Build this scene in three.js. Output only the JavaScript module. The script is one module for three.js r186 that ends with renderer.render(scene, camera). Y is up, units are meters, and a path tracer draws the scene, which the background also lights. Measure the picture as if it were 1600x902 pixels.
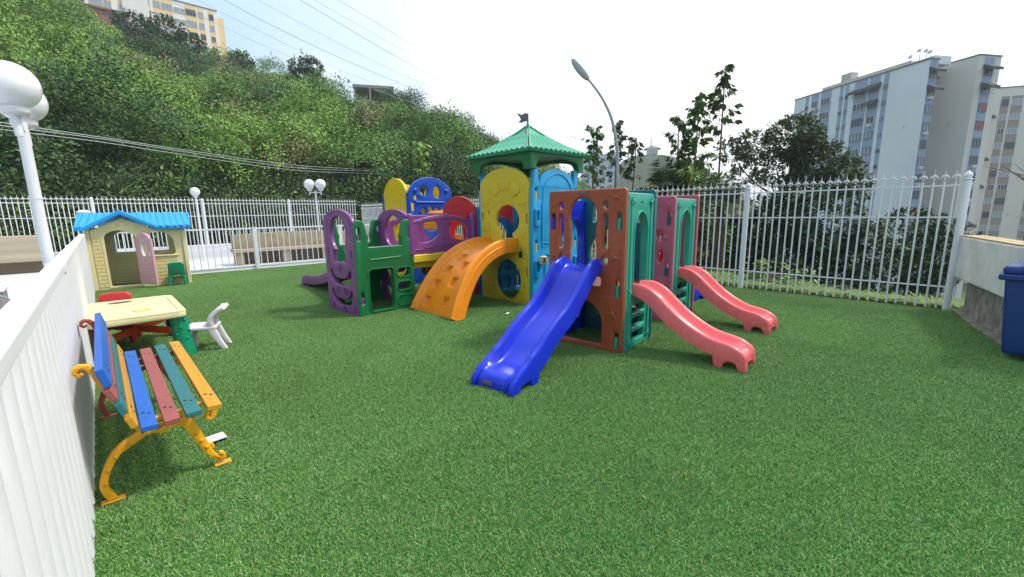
import * as THREE from 'three';
import { mergeGeometries, toCreasedNormals, mergeVertices } from 'three/addons/utils/BufferGeometryUtils.js';
import { RoundedBoxGeometry } from 'three/addons/geometries/RoundedBoxGeometry.js';
import { FontLoader } from 'three/addons/loaders/FontLoader.js';
import { TextGeometry } from 'three/addons/geometries/TextGeometry.js';

// ---------------------------------------------------------------- camera, sky, sun, exposure
const scene = new THREE.Scene();
const D2R = Math.PI / 180;
const camera = new THREE.PerspectiveCamera(67.9, 1600 / 902, 0.05, 6000);
camera.position.set(0, 1.5, 0);
camera.rotation.set(-10 * D2R, -43.7 * D2R, -0.8 * D2R, 'YXZ');
scene.add(camera);

function rng(seed) { let s = seed >>> 0; return () => { s = (s + 0x6D2B79F5) | 0; let t = Math.imul(s ^ (s >>> 15), 1 | s); t = (t + Math.imul(t ^ (t >>> 7), 61 | t)) ^ t; return ((t ^ (t >>> 14)) >>> 0) / 4294967296; }; }
function hash2(x, y, s) { let h = Math.imul(x, 374761393) + Math.imul(y, 668265263) + Math.imul(s, 1274126177); h = Math.imul(h ^ (h >>> 13), 1274126177); return ((h ^ (h >>> 16)) >>> 0) / 4294967296; }
function vnoise(x, y, s = 1, per = 0) {
  let xi = Math.floor(x), yi = Math.floor(y); const fx = x - xi, fy = y - yi, u = fx * fx * (3 - 2 * fx), v = fy * fy * (3 - 2 * fy);
  const w = (a) => per ? ((a % per) + per) % per : a;
  const a = hash2(w(xi), w(yi), s), b = hash2(w(xi + 1), w(yi), s), c = hash2(w(xi), w(yi + 1), s), d = hash2(w(xi + 1), w(yi + 1), s);
  return a + (b - a) * u + (c - a) * v + (a - b - c + d) * u * v;
}
function fbm(x, y, oct = 4, s = 1, per = 0) { let t = 0, a = .5, n = 0; for (let i = 0; i < oct; i++) { t += a * vnoise(x, y, s + i, per); n += a; a *= .5; x *= 2; y *= 2; per *= 2; } return t / n; }
const sstep = (a, b, x) => { const t = Math.min(1, Math.max(0, (x - a) / (b - a))); return t * t * (3 - 2 * t); };
const lerp = (a, b, t) => a + (b - a) * t;

const sunDir = new THREE.Vector3(0.46, 0.82, 0.33).normalize();
{ // thin bright cloud round the sun, pale blue away from it
  const W = 512, Hh = 256, data = new Float32Array(W * Hh * 4);
  const G = new THREE.Vector3(0.62, 0.60, 0.02).normalize(), d = new THREE.Vector3();
  for (let j = 0; j < Hh; j++) for (let i = 0; i < W; i++) {
    const th = ((j + .5) / Hh - .5) * Math.PI, ph = ((i + .5) / W - .5) * 2 * Math.PI;
    d.set(Math.cos(th) * Math.cos(ph), Math.sin(th), Math.cos(th) * Math.sin(ph));
    const ang = Math.acos(Math.max(-1, Math.min(1, d.dot(G)))) / D2R;
    const y = Math.max(0.04, d.y), cx = d.x / (y + .25), cz = d.z / (y + .25);
    const cl = sstep(.47, .74, fbm(cx * 1.5 + 9, cz * 1.5 + 4, 5, 7));
    let w = 1 - sstep(22, 84, ang);
    w = Math.min(1, w + cl * .5 + .28 * (1 - sstep(0, .35, d.y)));
    const k = d.y < 0 ? .9 : 1, glare = 1 + .18 * (1 - sstep(5, 45, ang));
    const b = [.315, .49, .66], wh = [.98, .99, 1.0], o = (j * W + i) * 4;
    for (let c = 0; c < 3; c++) data[o + c] = k * lerp(b[c], wh[c] * glare, w);
    data[o + 3] = 1;
  }
  const sky = new THREE.DataTexture(data, W, Hh, THREE.RGBAFormat, THREE.FloatType);
  sky.mapping = THREE.EquirectangularReflectionMapping; sky.magFilter = sky.minFilter = THREE.LinearFilter; sky.wrapS = THREE.RepeatWrapping; sky.needsUpdate = true;
  scene.background = sky; scene.environment = sky;
}
const sun = new THREE.DirectionalLight(new THREE.Color(1, .95, .86), 2.25);
sun.position.copy(sunDir).multiplyScalar(60).add(new THREE.Vector3(4, 0, -6)); sun.target.position.set(4, 0, -6);
sun.castShadow = true; sun.shadow.radius = 14; sun.shadow.mapSize.set(4096, 4096);
Object.assign(sun.shadow.camera, { left: -30, right: 30, top: 30, bottom: -30, near: 1, far: 160 });
scene.add(sun, sun.target);
scene.fog = new THREE.FogExp2('#e6eef6', .0007);

const renderer = new THREE.WebGLRenderer({ antialias: true });
renderer.toneMapping = THREE.LinearToneMapping;
renderer.toneMappingExposure = 1.56;
renderer.shadowMap.enabled = true;

// ---------------------------------------------------------------- helpers
const V = (x, y, z) => new THREE.Vector3(x, y, z);
const taken = {};
function numbered(n) { const k = taken[n] = (taken[n] ?? -1) + 1; return k ? n + '_' + String(k).padStart(3, '0') : n; }
function tag(o, label, category, group, kind) { if (label) o.userData.label = label; if (category) o.userData.category = category; if (group) o.userData.group = group; if (kind) o.userData.kind = kind; return o; }
function thing(name, label, category, pos = [0, 0, 0], turn = 0, group) { const g = new THREE.Group(); g.name = numbered(name); g.position.set(...pos); g.rotation.y = turn; scene.add(g); return tag(g, label, category, group); }
function mesh(name, geo, mat, parent, pos, rot) { const m = new THREE.Mesh(geo, mat); m.name = parent === scene ? numbered(name) : name; m.castShadow = m.receiveShadow = true; if (pos) m.position.set(...pos); if (rot) m.rotation.set(...rot); parent.add(m); return m; }
function struct(name, geo, mat, label) { const m = mesh(name, geo, mat, scene); return tag(m, label, null, null, 'structure'); }
const box = (w, h, d, r = 0.008, seg = 2) => new RoundedBoxGeometry(w, h, d, seg, Math.min(r, w / 2.01, h / 2.01, d / 2.01));
const plainBox = (w, h, d) => new THREE.BoxGeometry(w, h, d);
const cyl = (r0, r1, h, n = 16) => new THREE.CylinderGeometry(r0, r1, h, n);
const shift = (g, x, y, z) => { g.translate(x, y, z); return g; };
const merge = (list) => mergeGeometries(list.map(g => { const n = g.index ? g.toNonIndexed() : g; for (const k of Object.keys(n.attributes)) if (!['position', 'normal', 'uv'].includes(k)) n.deleteAttribute(k); return n; }));
function extrude(shape, t, b = .01, seg = 3, curve = 18) {
  const g = new THREE.ExtrudeGeometry(shape, { depth: Math.max(.001, t - 2 * b), bevelEnabled: b > 0, bevelThickness: b, bevelSize: b, bevelOffset: -b, bevelSegments: seg, curveSegments: curve, steps: 1 });
  g.translate(0, 0, -(t - 2 * b) / 2); return toCreasedNormals(g, .7);
}
// outlines and openings, with a grow amount so that a rim can follow an opening
function pathInto(p, s, g = 0) {
  if (s.k === 'el') p.absellipse(s.x, s.y, s.rx + g, s.ry + g, 0, Math.PI * 2, false, 0);
  else if (s.k === 'rr') { const x = s.x - s.w / 2 - g, y = s.y - s.h / 2 - g, w = s.w + 2 * g, h = s.h + 2 * g, r = Math.min((s.r ?? .03) + g, w / 2 - .001, h / 2 - .001);
    p.moveTo(x + r, y); p.lineTo(x + w - r, y); p.absarc(x + w - r, y + r, r, -Math.PI / 2, 0); p.lineTo(x + w, y + h - r); p.absarc(x + w - r, y + h - r, r, 0, Math.PI / 2); p.lineTo(x + r, y + h); p.absarc(x + r, y + h - r, r, Math.PI / 2, Math.PI); p.lineTo(x, y + r); p.absarc(x + r, y + r, r, Math.PI, Math.PI * 1.5); }
  else if (s.k === 'arch') { // x centre, y bottom, w, h, rise of the arched top
    const hw = s.w / 2 + g, y0 = s.y - g, y1 = s.y + s.h - s.rise, rise = s.rise + g, r = Math.min(s.r ?? .03, hw / 2);
    p.moveTo(s.x - hw + r, y0); p.lineTo(s.x + hw - r, y0); p.quadraticCurveTo(s.x + hw, y0, s.x + hw, y0 + r); p.lineTo(s.x + hw, y1); p.absellipse(s.x, y1, hw, rise, 0, Math.PI, false, 0); p.lineTo(s.x - hw, y0 + r); p.quadraticCurveTo(s.x - hw, y0, s.x - hw + r, y0); }
  else if (s.k === 'poly') { const c = s.pts; p.moveTo(c[0][0], c[0][1]); for (let i = 1; i < c.length; i++) p.lineTo(c[i][0], c[i][1]); p.closePath(); }
  else if (s.k === 'spl') { const cv = new THREE.CatmullRomCurve3(s.pts.map(q => V(q[0], q[1], 0)), true, 'centripetal').getPoints(s.n ?? 48); p.moveTo(cv[0].x, cv[0].y); for (let i = 1; i < cv.length - 1; i++) p.lineTo(cv[i].x, cv[i].y); p.closePath(); }
  return p;
}
function panelGeo(outline, holes = [], t = .05, b = .011) { const s = pathInto(new THREE.Shape(), outline); for (const h of holes) s.holes.push(pathInto(new THREE.Path(), h)); return extrude(s, t, b); }
function rimGeo(h, grow = .03, t = .068, b = .008) { const s = pathInto(new THREE.Shape(), h, grow); s.holes.push(pathInto(new THREE.Path(), h, -.002)); return extrude(s, t, b, 2); }
const FACE = { W: -Math.PI / 2, S: 0, E: Math.PI / 2, N: Math.PI };
// swept section: frames of {o, a (sideways), n (up)}; section(i) lists [sideways, up]
function sweep(frames, section, crease = .75, cap = true) {
  const pos = [], uv = [], rings = frames.map((f, i) => section(i).map(([l, h]) => f.o.clone().addScaledVector(f.a, l).addScaledVector(f.n, h)));
  const m = rings[0].length; let run = 0;
  const put = (p, u, v) => { pos.push(p.x, p.y, p.z); uv.push(u, v); };
  const lens = [0]; for (let j = 0; j < m; j++) lens.push(lens[j] + rings[0][j].distanceTo(rings[0][(j + 1) % m]));
  for (let i = 0; i < rings.length - 1; i++) { const st = frames[i].o.distanceTo(frames[i + 1].o);
    for (let j = 0; j < m; j++) { const k = (j + 1) % m, A = rings[i][j], B = rings[i][k], C = rings[i + 1][k], D = rings[i + 1][j];
      put(A, run, lens[j]); put(B, run, lens[j + 1]); put(C, run + st, lens[j + 1]); put(A, run, lens[j]); put(C, run + st, lens[j + 1]); put(D, run + st, lens[j]); } run += st; }
  if (cap) for (const e of [0, rings.length - 1]) { const sec = section(e), tri = THREE.ShapeUtils.triangulateShape(sec.map(q => new THREE.Vector2(q[0], q[1])), []);
    for (const t of tri) for (const q of (e ? t : [t[2], t[1], t[0]])) put(rings[e][q], sec[q][0], sec[q][1]); }
  const g = new THREE.BufferGeometry(); g.setAttribute('position', new THREE.Float32BufferAttribute(pos, 3)); g.setAttribute('uv', new THREE.Float32BufferAttribute(uv, 2)); g.computeVertexNormals();
  return toCreasedNormals(g, crease);
}
// frames of a path in the local x-y plane (sideways = z)
function planeFrames(pts, n) { const c = new THREE.CatmullRomCurve3(pts.map(p => V(p[0], p[1], 0)), false, 'centripetal'); const fr = [];
  for (let i = 0; i <= n; i++) { const o = c.getPointAt(i / n), t = c.getTangentAt(i / n); fr.push({ o, a: V(0, 0, -1), n: V(-t.y, t.x, 0).normalize() }); } return fr; }
function taperTube(pts, radii, seg = 7, n = 0) {
  const c = new THREE.CatmullRomCurve3(pts.map(p => V(...p))); n = n || pts.length * 3; const fr = []; let a = V(1, 0, .01);
  for (let i = 0; i <= n; i++) { const o = c.getPointAt(i / n), t = c.getTangentAt(i / n); a = a.clone().addScaledVector(t, -a.dot(t)).normalize(); fr.push({ o, a, n: t.clone().cross(a).normalize() }); }
  const ring = (r) => { const q = []; for (let j = 0; j < seg; j++) { const w = j / seg * Math.PI * 2; q.push([Math.cos(w) * r, Math.sin(w) * r]); } return q; };
  return sweep(fr, i => { const s = i / n * (radii.length - 1), k = Math.min(radii.length - 2, Math.floor(s)); return ring(lerp(radii[k], radii[k + 1], s - k)); }, 1.2);
}
// flat bar that follows a curve in the x-y plane, width by station
function ribbon(pts, widths, t, b = .006, n = 26) {
  const c = new THREE.CatmullRomCurve3(pts.map(p => V(p[0], p[1], 0)), false, 'centripetal'), L = [], R = [];
  for (let i = 0; i <= n; i++) { const o = c.getPointAt(i / n), q = c.getTangentAt(i / n), s = i / n * (widths.length - 1), k = Math.min(widths.length - 2, Math.floor(s)), w = lerp(widths[k], widths[k + 1], s - k) / 2; L.push([o.x - q.y * w, o.y + q.x * w]); R.push([o.x + q.y * w, o.y - q.x * w]); }
  return extrude(pathInto(new THREE.Shape(), { k: 'poly', pts: [...R, ...L.reverse()] }), t, b, 2);
}

// ---------------------------------------------------------------- textures and materials
function tex(n, fn, srgb = true) { const d = new Uint8Array(n * n * 4); for (let j = 0; j < n; j++) for (let i = 0; i < n; i++) { const c = fn(i, j), o = (j * n + i) * 4; for (let k = 0; k < 3; k++) d[o + k] = Math.max(0, Math.min(255, (Array.isArray(c) ? c[k] : c) * 255)); d[o + 3] = 255; }
  const t = new THREE.DataTexture(d, n, n); t.wrapS = t.wrapT = THREE.RepeatWrapping; t.magFilter = THREE.LinearFilter; t.minFilter = THREE.LinearMipmapLinearFilter; t.generateMipmaps = true; if (srgb) t.colorSpace = THREE.SRGBColorSpace; t.needsUpdate = true; return t; }
const rep = (t, x, y = x) => { const c = t.clone(); c.repeat.set(x, y); c.needsUpdate = true; return c; };
// scuffs, sun bleaching and specks of moulded plastic
const plasticTex = (() => { const n = 512, r = rng(5), spots = new Float32Array(n * n); for (let k = 0; k < 900; k++) { const x = r() * n | 0, y = r() * n | 0, l = 1 + r() * r() * 22, a = r() * 6.28, v = (r() - .62) * .14; for (let s = 0; s < l; s++) { const px = (x + Math.cos(a) * s + n | 0) % n, py = (y + Math.sin(a) * s + n | 0) % n; spots[py * n + px] += v; } }
  return tex(n, (i, j) => .91 + .07 * (fbm(i / 64, j / 64, 4, 3, 8) - .5) + .05 * (vnoise(i / 4, j / 4, 9, 128) - .5) + spots[j * n + i]); })();
const roughTex = tex(256, (i, j) => { const v = .78 + .5 * (fbm(i / 32, j / 32, 4, 21, 8) - .5); return [v, v, v]; }, false);
const fineBump = tex(256, (i, j) => fbm(i / 4, j / 4, 3, 31, 64), false);
const matCache = {};
function plastic(hex, rough = .46, key = '') { const k = hex + rough + key; if (matCache[k]) return matCache[k]; const m = new THREE.MeshPhysicalMaterial({ color: hex, roughness: rough, map: plasticTex, roughnessMap: roughTex, bumpMap: fineBump, bumpScale: .0004, specularIntensity: .8, side: THREE.DoubleSide }); return matCache[k] = m; }
const C = {
  yellow: plastic('#edcf38'), lightBlue: plastic('#1fa6e0'), green: plastic('#1c7a45'), roofGreen: plastic('#4ab08d'), brown: plastic('#b2563a'), teal: plastic('#2daa90'), deepTeal: plastic('#12707c'),
  royal: plastic('#1a37d6', .3), pink: plastic('#ff7678', .36), rose: plastic('#c9687f'), purple: plastic('#8b4b90'), plum: plastic('#7c2f80'), orange: plastic('#ff981f', .34), red: plastic('#cf2430'), cobalt: plastic('#1452c4'), sunYellow: plastic('#f7cf0a'),
  flag: plastic('#6d6577', .6), cream: plastic('#f7ebb4'), brick: plastic('#f1e3a0', .55), roofBlue: plastic('#17a3f0', .5), palePink: plastic('#e6b3bd', .5), chairGreen: plastic('#16916a'), white: plastic('#ece6ea', .5), tableTop: plastic('#f2e6b4', .5), tableRed: plastic('#d8432f'), tableGreen: plastic('#089467'), tableBlue: plastic('#1c2a9a'), magenta: plastic('#cf3f62'),
  binBlue: plastic('#1a3f86', .55), black: plastic('#15161a', .5), grey: plastic('#a9adb3', .6),
};
const paintTex = tex(256, (i, j) => .94 + .07 * (fbm(i / 32, j / 32, 4, 41, 8) - .5) - (hash2(i, j, 3) > .9993 ? .25 : 0));
const whitePaint = new THREE.MeshStandardMaterial({ color: '#e9e9ee', roughness: .5, map: paintTex, bumpMap: fineBump, bumpScale: .0005 });
const stuccoTex = tex(512, (i, j) => { const s = fbm(i / 64, j / 64, 5, 51, 8); return .86 + .2 * (s - .5) + .06 * (hash2(i, j, 8) - .5); });
const smoothWall = (hex) => new THREE.MeshStandardMaterial({ color: hex, roughness: .9, map: rep(paintTex, .5), bumpMap: rep(paintTex, .5), bumpScale: .004 });
const stucco = (hex, r = 1) => new THREE.MeshStandardMaterial({ color: hex, roughness: .9, map: rep(stuccoTex, r), bumpMap: rep(stuccoTex, r), bumpScale: .003 });
const concreteTex = tex(512, (i, j) => { const s = fbm(i / 64, j / 64, 5, 61, 8), p = fbm(i / 9, j / 9, 3, 62); return .72 + .5 * (s - .5) + .22 * (p - .5); });
// ---------------------------------------------------------------- terrain
function table(t, x) { if (x <= t[0][0]) return t[0][1]; for (let i = 1; i < t.length; i++) if (x <= t[i][0]) return lerp(t[i - 1][1], t[i][1], (x - t[i - 1][0]) / (t[i][0] - t[i - 1][0])); return t[t.length - 1][1]; }
const SLOPE = [[-180, .0], [-120, .02], [-70, .2], [-40, .29], [-2, .285], [6, .262], [12, .24], [20, .225], [28, .178], [36, .145], [41, .098], [46, .05], [52, .0], [58, -.06], [66, -.10], [80, -.13], [100, -.13], [120, -.05], [140, 0], [180, 0]];
const CREST = [[-180, 120], [-60, 120], [10, 112], [20, 94], [28, 88], [36, 84], [41, 80], [52, 84], [70, 100], [180, 110]];
function foot(az) { const a = az * D2R, dx = Math.sin(a), dz = -Math.cos(a); let d = 1e9; if (dz < -.01) d = Math.min(d, -21.5 / dz); if (dx > .01) d = Math.min(d, 9.05 / dx); if (dx < -.01) d = Math.min(d, -14 / dx); if (dz > .01) d = Math.min(d, 14 / dz); return d; }
function groundY(x, z) {
  const r = Math.hypot(x, z), az = Math.atan2(x, -z) / D2R, d0 = foot(az), Dc = table(CREST, az), top = table(SLOPE, az) * Dc;
  if (r <= d0) return -.06;
  const t = (r - d0) / (Dc - d0); let y = top > 0 ? -.06 + (top + .06) * Math.pow(Math.min(t, 1), .92) : -.06 + (top + .06) * Math.min(1, Math.pow(t, 1.15) + t * .28 * (1 - t));
  if (t > 1) y += (top > 0 ? -.02 : .004) * (r - Dc);
  if (top < 0) y -= 2.6 * sstep(76, 86, az) * sstep(0, .12, t);
  return Math.max(y, -16) + Math.min(1, t * 3) * 1.4 * (fbm(x / 14 + 50, z / 14 + 50, 3, 71) - .5);
}
const soilTex = tex(512, (i, j) => { const a = fbm(i / 32, j / 32, 5, 81, 16), b = hash2(i, j, 6); return [.34 + .30 * (a - .5) + .12 * (b - .5), .40 + .30 * (a - .5) + .14 * (b - .5), .20 + .2 * (a - .5) + .06 * (b - .5)]; });
{
  const radii = []; for (let r = 1; r < 3000; r *= r < 160 ? 1.055 : 1.25) radii.push(r); radii.push(4500);
  const n = 220, pos = [], uv = [], idx = [];
  radii.forEach(r => { for (let k = 0; k <= n; k++) { const a = k / n * Math.PI * 2, x = Math.sin(a) * r, z = -Math.cos(a) * r; pos.push(x, r > 400 ? lerp(groundY(x * 400 / r, z * 400 / r), -6, sstep(400, 1200, r)) : groundY(x, z), z); uv.push(x / 6, z / 6); } });
  for (let i = 0; i < radii.length - 1; i++) for (let k = 0; k < n; k++) { const a = i * (n + 1) + k, b = a + n + 1; idx.push(a, a + 1, b, b, a + 1, b + 1); }
  const c0 = pos.length / 3; pos.push(0, -.06, 0); uv.push(0, 0); for (let k = 0; k < n; k++) idx.push(c0, k + 1, k);
  const g = new THREE.BufferGeometry(); g.setAttribute('position', new THREE.Float32BufferAttribute(pos, 3)); g.setAttribute('uv', new THREE.Float32BufferAttribute(uv, 2)); g.setIndex(idx); g.computeVertexNormals();
  struct('terrain', g, new THREE.MeshStandardMaterial({ color: '#c9c9b8', map: soilTex, roughness: 1, side: THREE.DoubleSide }), 'grassy earth of the hillside and the valley around the yard');
}
// distant green hill on the horizon
{
  const g = new THREE.PlaneGeometry(260, 160, 60, 40); g.rotateX(-Math.PI / 2); const p = g.attributes.position;
  for (let i = 0; i < p.count; i++) { const x = p.getX(i), z = p.getZ(i); p.setY(i, 62 * Math.exp(-(x * x) / 5200 - (z * z) / 2600) - 12 + 7 * (fbm(x / 25 + 9, z / 25 + 9, 4, 91) - .5)); }
  g.computeVertexNormals(); g.rotateY(-60 * D2R); g.translate(352, 0, -190);
  struct('distant_hill', g, new THREE.MeshStandardMaterial({ color: '#9db08c', map: rep(soilTex, 14), roughness: 1, side: THREE.DoubleSide }), 'far green hill on the horizon behind the saplings');
}
// paved terrace on the other side of the railings
const tileTex = tex(256, (i, j) => .90 + .08 * (fbm(i / 32, j / 32, 4, 95, 8) - .5) + .03 * (hash2(i, j, 2) - .5));
{
  const s = new THREE.Shape([[-14, 21.2], [9.0, 21.2], [9.0, -6], [-14, -6]].map(p => new THREE.Vector2(p[0], p[1])));
  const g = new THREE.ShapeGeometry(s); g.rotateX(-Math.PI / 2); g.translate(0, -.02, 0);
  struct('terrace_floor', g, new THREE.MeshStandardMaterial({ color: '#dfe0e4', map: rep(tileTex, .5), roughness: .6 }), 'pale paved terrace floor outside the white railings');
}
// artificial turf
const YARD = [[-.2, -14.02], [8.84, -14.02], [8.84, .0], [7.6, .26], [6.35, .55], [5.2, .8], [5.2, 3.2], [-.2, 3.2]];
const inYard = (x, z) => { let c = false; for (let i = 0, j = YARD.length - 1; i < YARD.length; j = i++) { const [a, b] = YARD[i], [d, e] = YARD[j]; if ((b > z) !== (e > z) && x < (d - a) * (z - b) / (e - b) + a) c = !c; } return c; };
{
  const s = new THREE.Shape(YARD.map(p => new THREE.Vector2(p[0], -p[1]))); const g = new THREE.ShapeGeometry(s); g.rotateX(-Math.PI / 2);
  const backing = tex(512, (i, j) => { const a = hash2(i, j, 4), b = fbm(i / 16, j / 16, 4, 97, 32); return [.17 + .10 * a + .08 * (b - .5), .36 + .17 * a + .1 * (b - .5), .15 + .08 * a]; });
  struct('turf_mat', g, new THREE.MeshStandardMaterial({ color: '#ffffff', map: rep(backing, 1.2), roughness: .9 }), 'green artificial turf mat covering the yard');
  // blades: one tile of curled fibres laid over and over with quarter turns
  const r = rng(11), T = .5, N = 11000, pos = [], nor = [], col = [];
  for (let i = 0; i < N; i++) {
    const x = (r() - .5) * T, z = (r() - .5) * T, a = r() * 6.283, lean = .25 + r() * .95, h = .009 + r() * .010, w = .0011 + r() * .0007, la = r() * 6.283;
    const dx = Math.cos(a) * w, dz = Math.sin(a) * w, lx = Math.cos(la) * h * lean, lz = Math.sin(la) * h * lean;
    const p = [[x - dx, 0, z - dz], [x + dx, 0, z + dz], [x + lx * .45 + dx * .9, h * .62, z + lz * .45 + dz * .9], [x + lx * .45 - dx * .9, h * .62, z + lz * .45 - dz * .9], [x + lx, h * .92, z + lz]];
    const tint = r(), c = tint < .15 ? [.38, .50, .23] : tint < .45 ? [.215, .43, .112] : tint < .78 ? [.14, .325, .066] : [.077, .21, .04];
    for (const q of [0, 1, 2, 0, 2, 3, 3, 2, 4]) { pos.push(...p[q]); nor.push(lx * 3, 1, lz * 3); col.push(...c); }
  }
  const bg = new THREE.BufferGeometry(); bg.setAttribute('position', new THREE.Float32BufferAttribute(pos, 3)); bg.setAttribute('normal', new THREE.Float32BufferAttribute(nor, 3)); bg.setAttribute('color', new THREE.Float32BufferAttribute(col, 3)); bg.computeVertexNormals();
  const spots = []; const t = T * .98;
  for (let x = -.2 + t / 2; x < 8.9; x += t) for (let z = -14.02 + t / 2; z < 1.6; z += t) { if (z > x * .9 + .7) continue; if (inYard(x, z) || (x > 5 && (inYard(x - .2, z) || inYard(x, z - .2) || inYard(x - .2, z - .2)))) spots.push([Math.min(x, 8.84 - T / 2 + .02), z]); }
  const im = new THREE.InstancedMesh(bg, new THREE.MeshStandardMaterial({ vertexColors: true, roughness: .62, side: THREE.DoubleSide }), spots.length); im.name = 'turf_fibres';
  const m = new THREE.Matrix4(), q = new THREE.Quaternion(), cc = new THREE.Color();
  spots.forEach(([x, z], i) => { q.setFromAxisAngle(V(0, 1, 0), Math.floor(r() * 4) * Math.PI / 2); m.compose(V(x, .001, z), q, V(1, .9 + .2 * r(), 1)); im.setMatrixAt(i, m); const v = .9 + .34 * (fbm(x / 1.3 + 30, z / 1.3 + 30, 3, 15) - .5) + .04 * (r() - .5); cc.setRGB(v * 1.02, v, v * .98); im.setColorAt(i, cc); });
  im.castShadow = im.receiveShadow = true; scene.add(im); tag(im, 'short green plastic fibres of the artificial turf', null, null, 'stuff');
}
// rough grass on the bank outside the spear railing
{
  const r = rng(23), pos = [], col = [];
  for (let i = 0; i < 26; i++) { const a = r() * 6.28, l = .2 + r() * .3, h = .08 + r() * .16, x = (r() - .5) * .35, z = (r() - .5) * .35, w = .012, dx = Math.cos(a + 1.57) * w, dz = Math.sin(a + 1.57) * w, mx = x + Math.cos(a) * l * .3, mz = z + Math.sin(a) * l * .3, ex = x + Math.cos(a) * l, ez = z + Math.sin(a) * l; const p = [[x - dx, 0, z - dz], [x + dx, 0, z + dz], [mx + dx, h * .7, mz + dz], [mx - dx, h * .7, mz - dz], [ex, h, ez]], c = r() < .15 ? [.3, .26, .1] : [.07 + r() * .06, .12 + r() * .08, .03]; for (const k of [0, 1, 2, 0, 2, 3, 3, 2, 4]) { pos.push(...p[k]); col.push(...c); } }
  const g = new THREE.BufferGeometry(); g.setAttribute('position', new THREE.Float32BufferAttribute(pos, 3)); g.setAttribute('color', new THREE.Float32BufferAttribute(col, 3)); g.computeVertexNormals();
  const spots = []; for (let i = 0; i < 5200; i++) { const x = 9.15 + Math.pow(r(), 1.5) * 14, z = -17 + r() * 18; spots.push([x, groundY(x, z), z]); }
  const im = new THREE.InstancedMesh(g, new THREE.MeshStandardMaterial({ vertexColors: true, roughness: .8, side: THREE.DoubleSide }), spots.length); im.name = 'bank_grass'; const m = new THREE.Matrix4(), q = new THREE.Quaternion();
  spots.forEach((p, i) => { q.setFromAxisAngle(V(0, 1, 0), r() * 6.28); const s = .6 + r() * .7; m.compose(V(...p), q, V(s, s * (p[0] < 10 ? .6 : 1), s)); im.setMatrixAt(i, m); }); im.castShadow = im.receiveShadow = true; scene.add(im); tag(im, 'rough green grass on the bank behind the spear railing', null, null, 'stuff');
}
// street far below, seen between the railing bars
{
  const pts = []; for (let k = 0; k <= 14; k++) { const x = 18 + k * 3.4, z = 7 - k * .9; pts.push([x, z]); }
  const pos = [], uv = [], idx = []; pts.forEach(([x, z], k) => { for (const s of [-1, 1]) { const zz = z + s * 3.2; pos.push(x, Math.max(groundY(x, z), groundY(x, zz)) + .12, zz); uv.push(x / 3, zz / 3); } if (k) { const a = k * 2; idx.push(a - 2, a - 1, a, a, a - 1, a + 1); } });
  const g = new THREE.BufferGeometry(); g.setAttribute('position', new THREE.Float32BufferAttribute(pos, 3)); g.setAttribute('uv', new THREE.Float32BufferAttribute(uv, 2)); g.setIndex(idx); g.computeVertexNormals();
  struct('road', g, new THREE.MeshStandardMaterial({ color: '#6c6c70', map: rep(concreteTex, 1), roughness: .95, side: THREE.DoubleSide }), 'grey street in the valley below the apartment blocks');
}

// ---------------------------------------------------------------- walls and railings
{ // white ribbed screen wall on the left
  const w = thing('screen_wall', 'low white ribbed screen wall running along the left edge', 'wall', [-.215, 0, 0]);
  const z0 = 1.6, z1 = -13.15;
  mesh('sheet', box(.016, 1.14, z0 - z1, .004), whitePaint, w, [-.014, .57, (z0 + z1) / 2]);
  const rib = new THREE.CylinderGeometry(.058, .058, 1.1, 14, 1, false, 0, Math.PI); rib.scale(.55, 1, 1); const n = Math.floor((z0 - z1) / .16);
  for (let i = 0; i < n; i++) { const z = z0 - .08 - i * .16; mesh('rib', rib, whitePaint, w, [-.008, .6, z]); }
  const rail = 2.9; for (let z = z0, k = 0; z > z1 + .2; z -= rail, k++) { const l = Math.min(rail, z - z1); mesh('top_rail', box(.085, .055, l - .012, .008), whitePaint, w, [-.018, 1.175, z - l / 2]); if (k) mesh('rail_joint', box(.098, .068, .05, .006), whitePaint, w, [-.018, 1.175, z]); }
  mesh('skirting', box(.03, .075, z0 - z1, .006), whitePaint, w, [.0, .04, (z0 + z1) / 2]);
  const tie = new THREE.TorusGeometry(.011, .003, 5, 8, 4.2); const tm = new THREE.MeshStandardMaterial({ color: '#8b8780', roughness: .5, metalness: .6 });
  for (let i = 0; i < 30; i++) mesh('hook', tie, tm, w, [.018, .075 + .01 * Math.sin(i * 2.3), -1.6 - i * .16], [0, Math.PI / 2, i * 1.3]);
}
const finialGeo = (() => { const spear = new THREE.ConeGeometry(.008, .075, 6); spear.translate(0, .09, 0); const knob = new THREE.SphereGeometry(.014, 8, 6); knob.scale(1, 1.2, .8); knob.translate(0, .048, 0); const parts = [spear, knob];
  for (const s of [-1, 1]) { const t = new THREE.SphereGeometry(.011, 7, 5); t.scale(.9, 2.0, .8); t.rotateZ(s * .75); t.translate(s * .025, .046, 0); parts.push(t); const u = new THREE.SphereGeometry(.009, 6, 5); u.translate(s * .036, .036, 0); parts.push(u); }
  const col = new THREE.CylinderGeometry(.011, .011, .014, 8); col.translate(0, .022, 0); parts.push(col); return merge(parts); })();
const barGeo = cyl(.0125, .0125, 1, 7), bushGeo = new THREE.SphereGeometry(.055, 14, 10);
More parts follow.
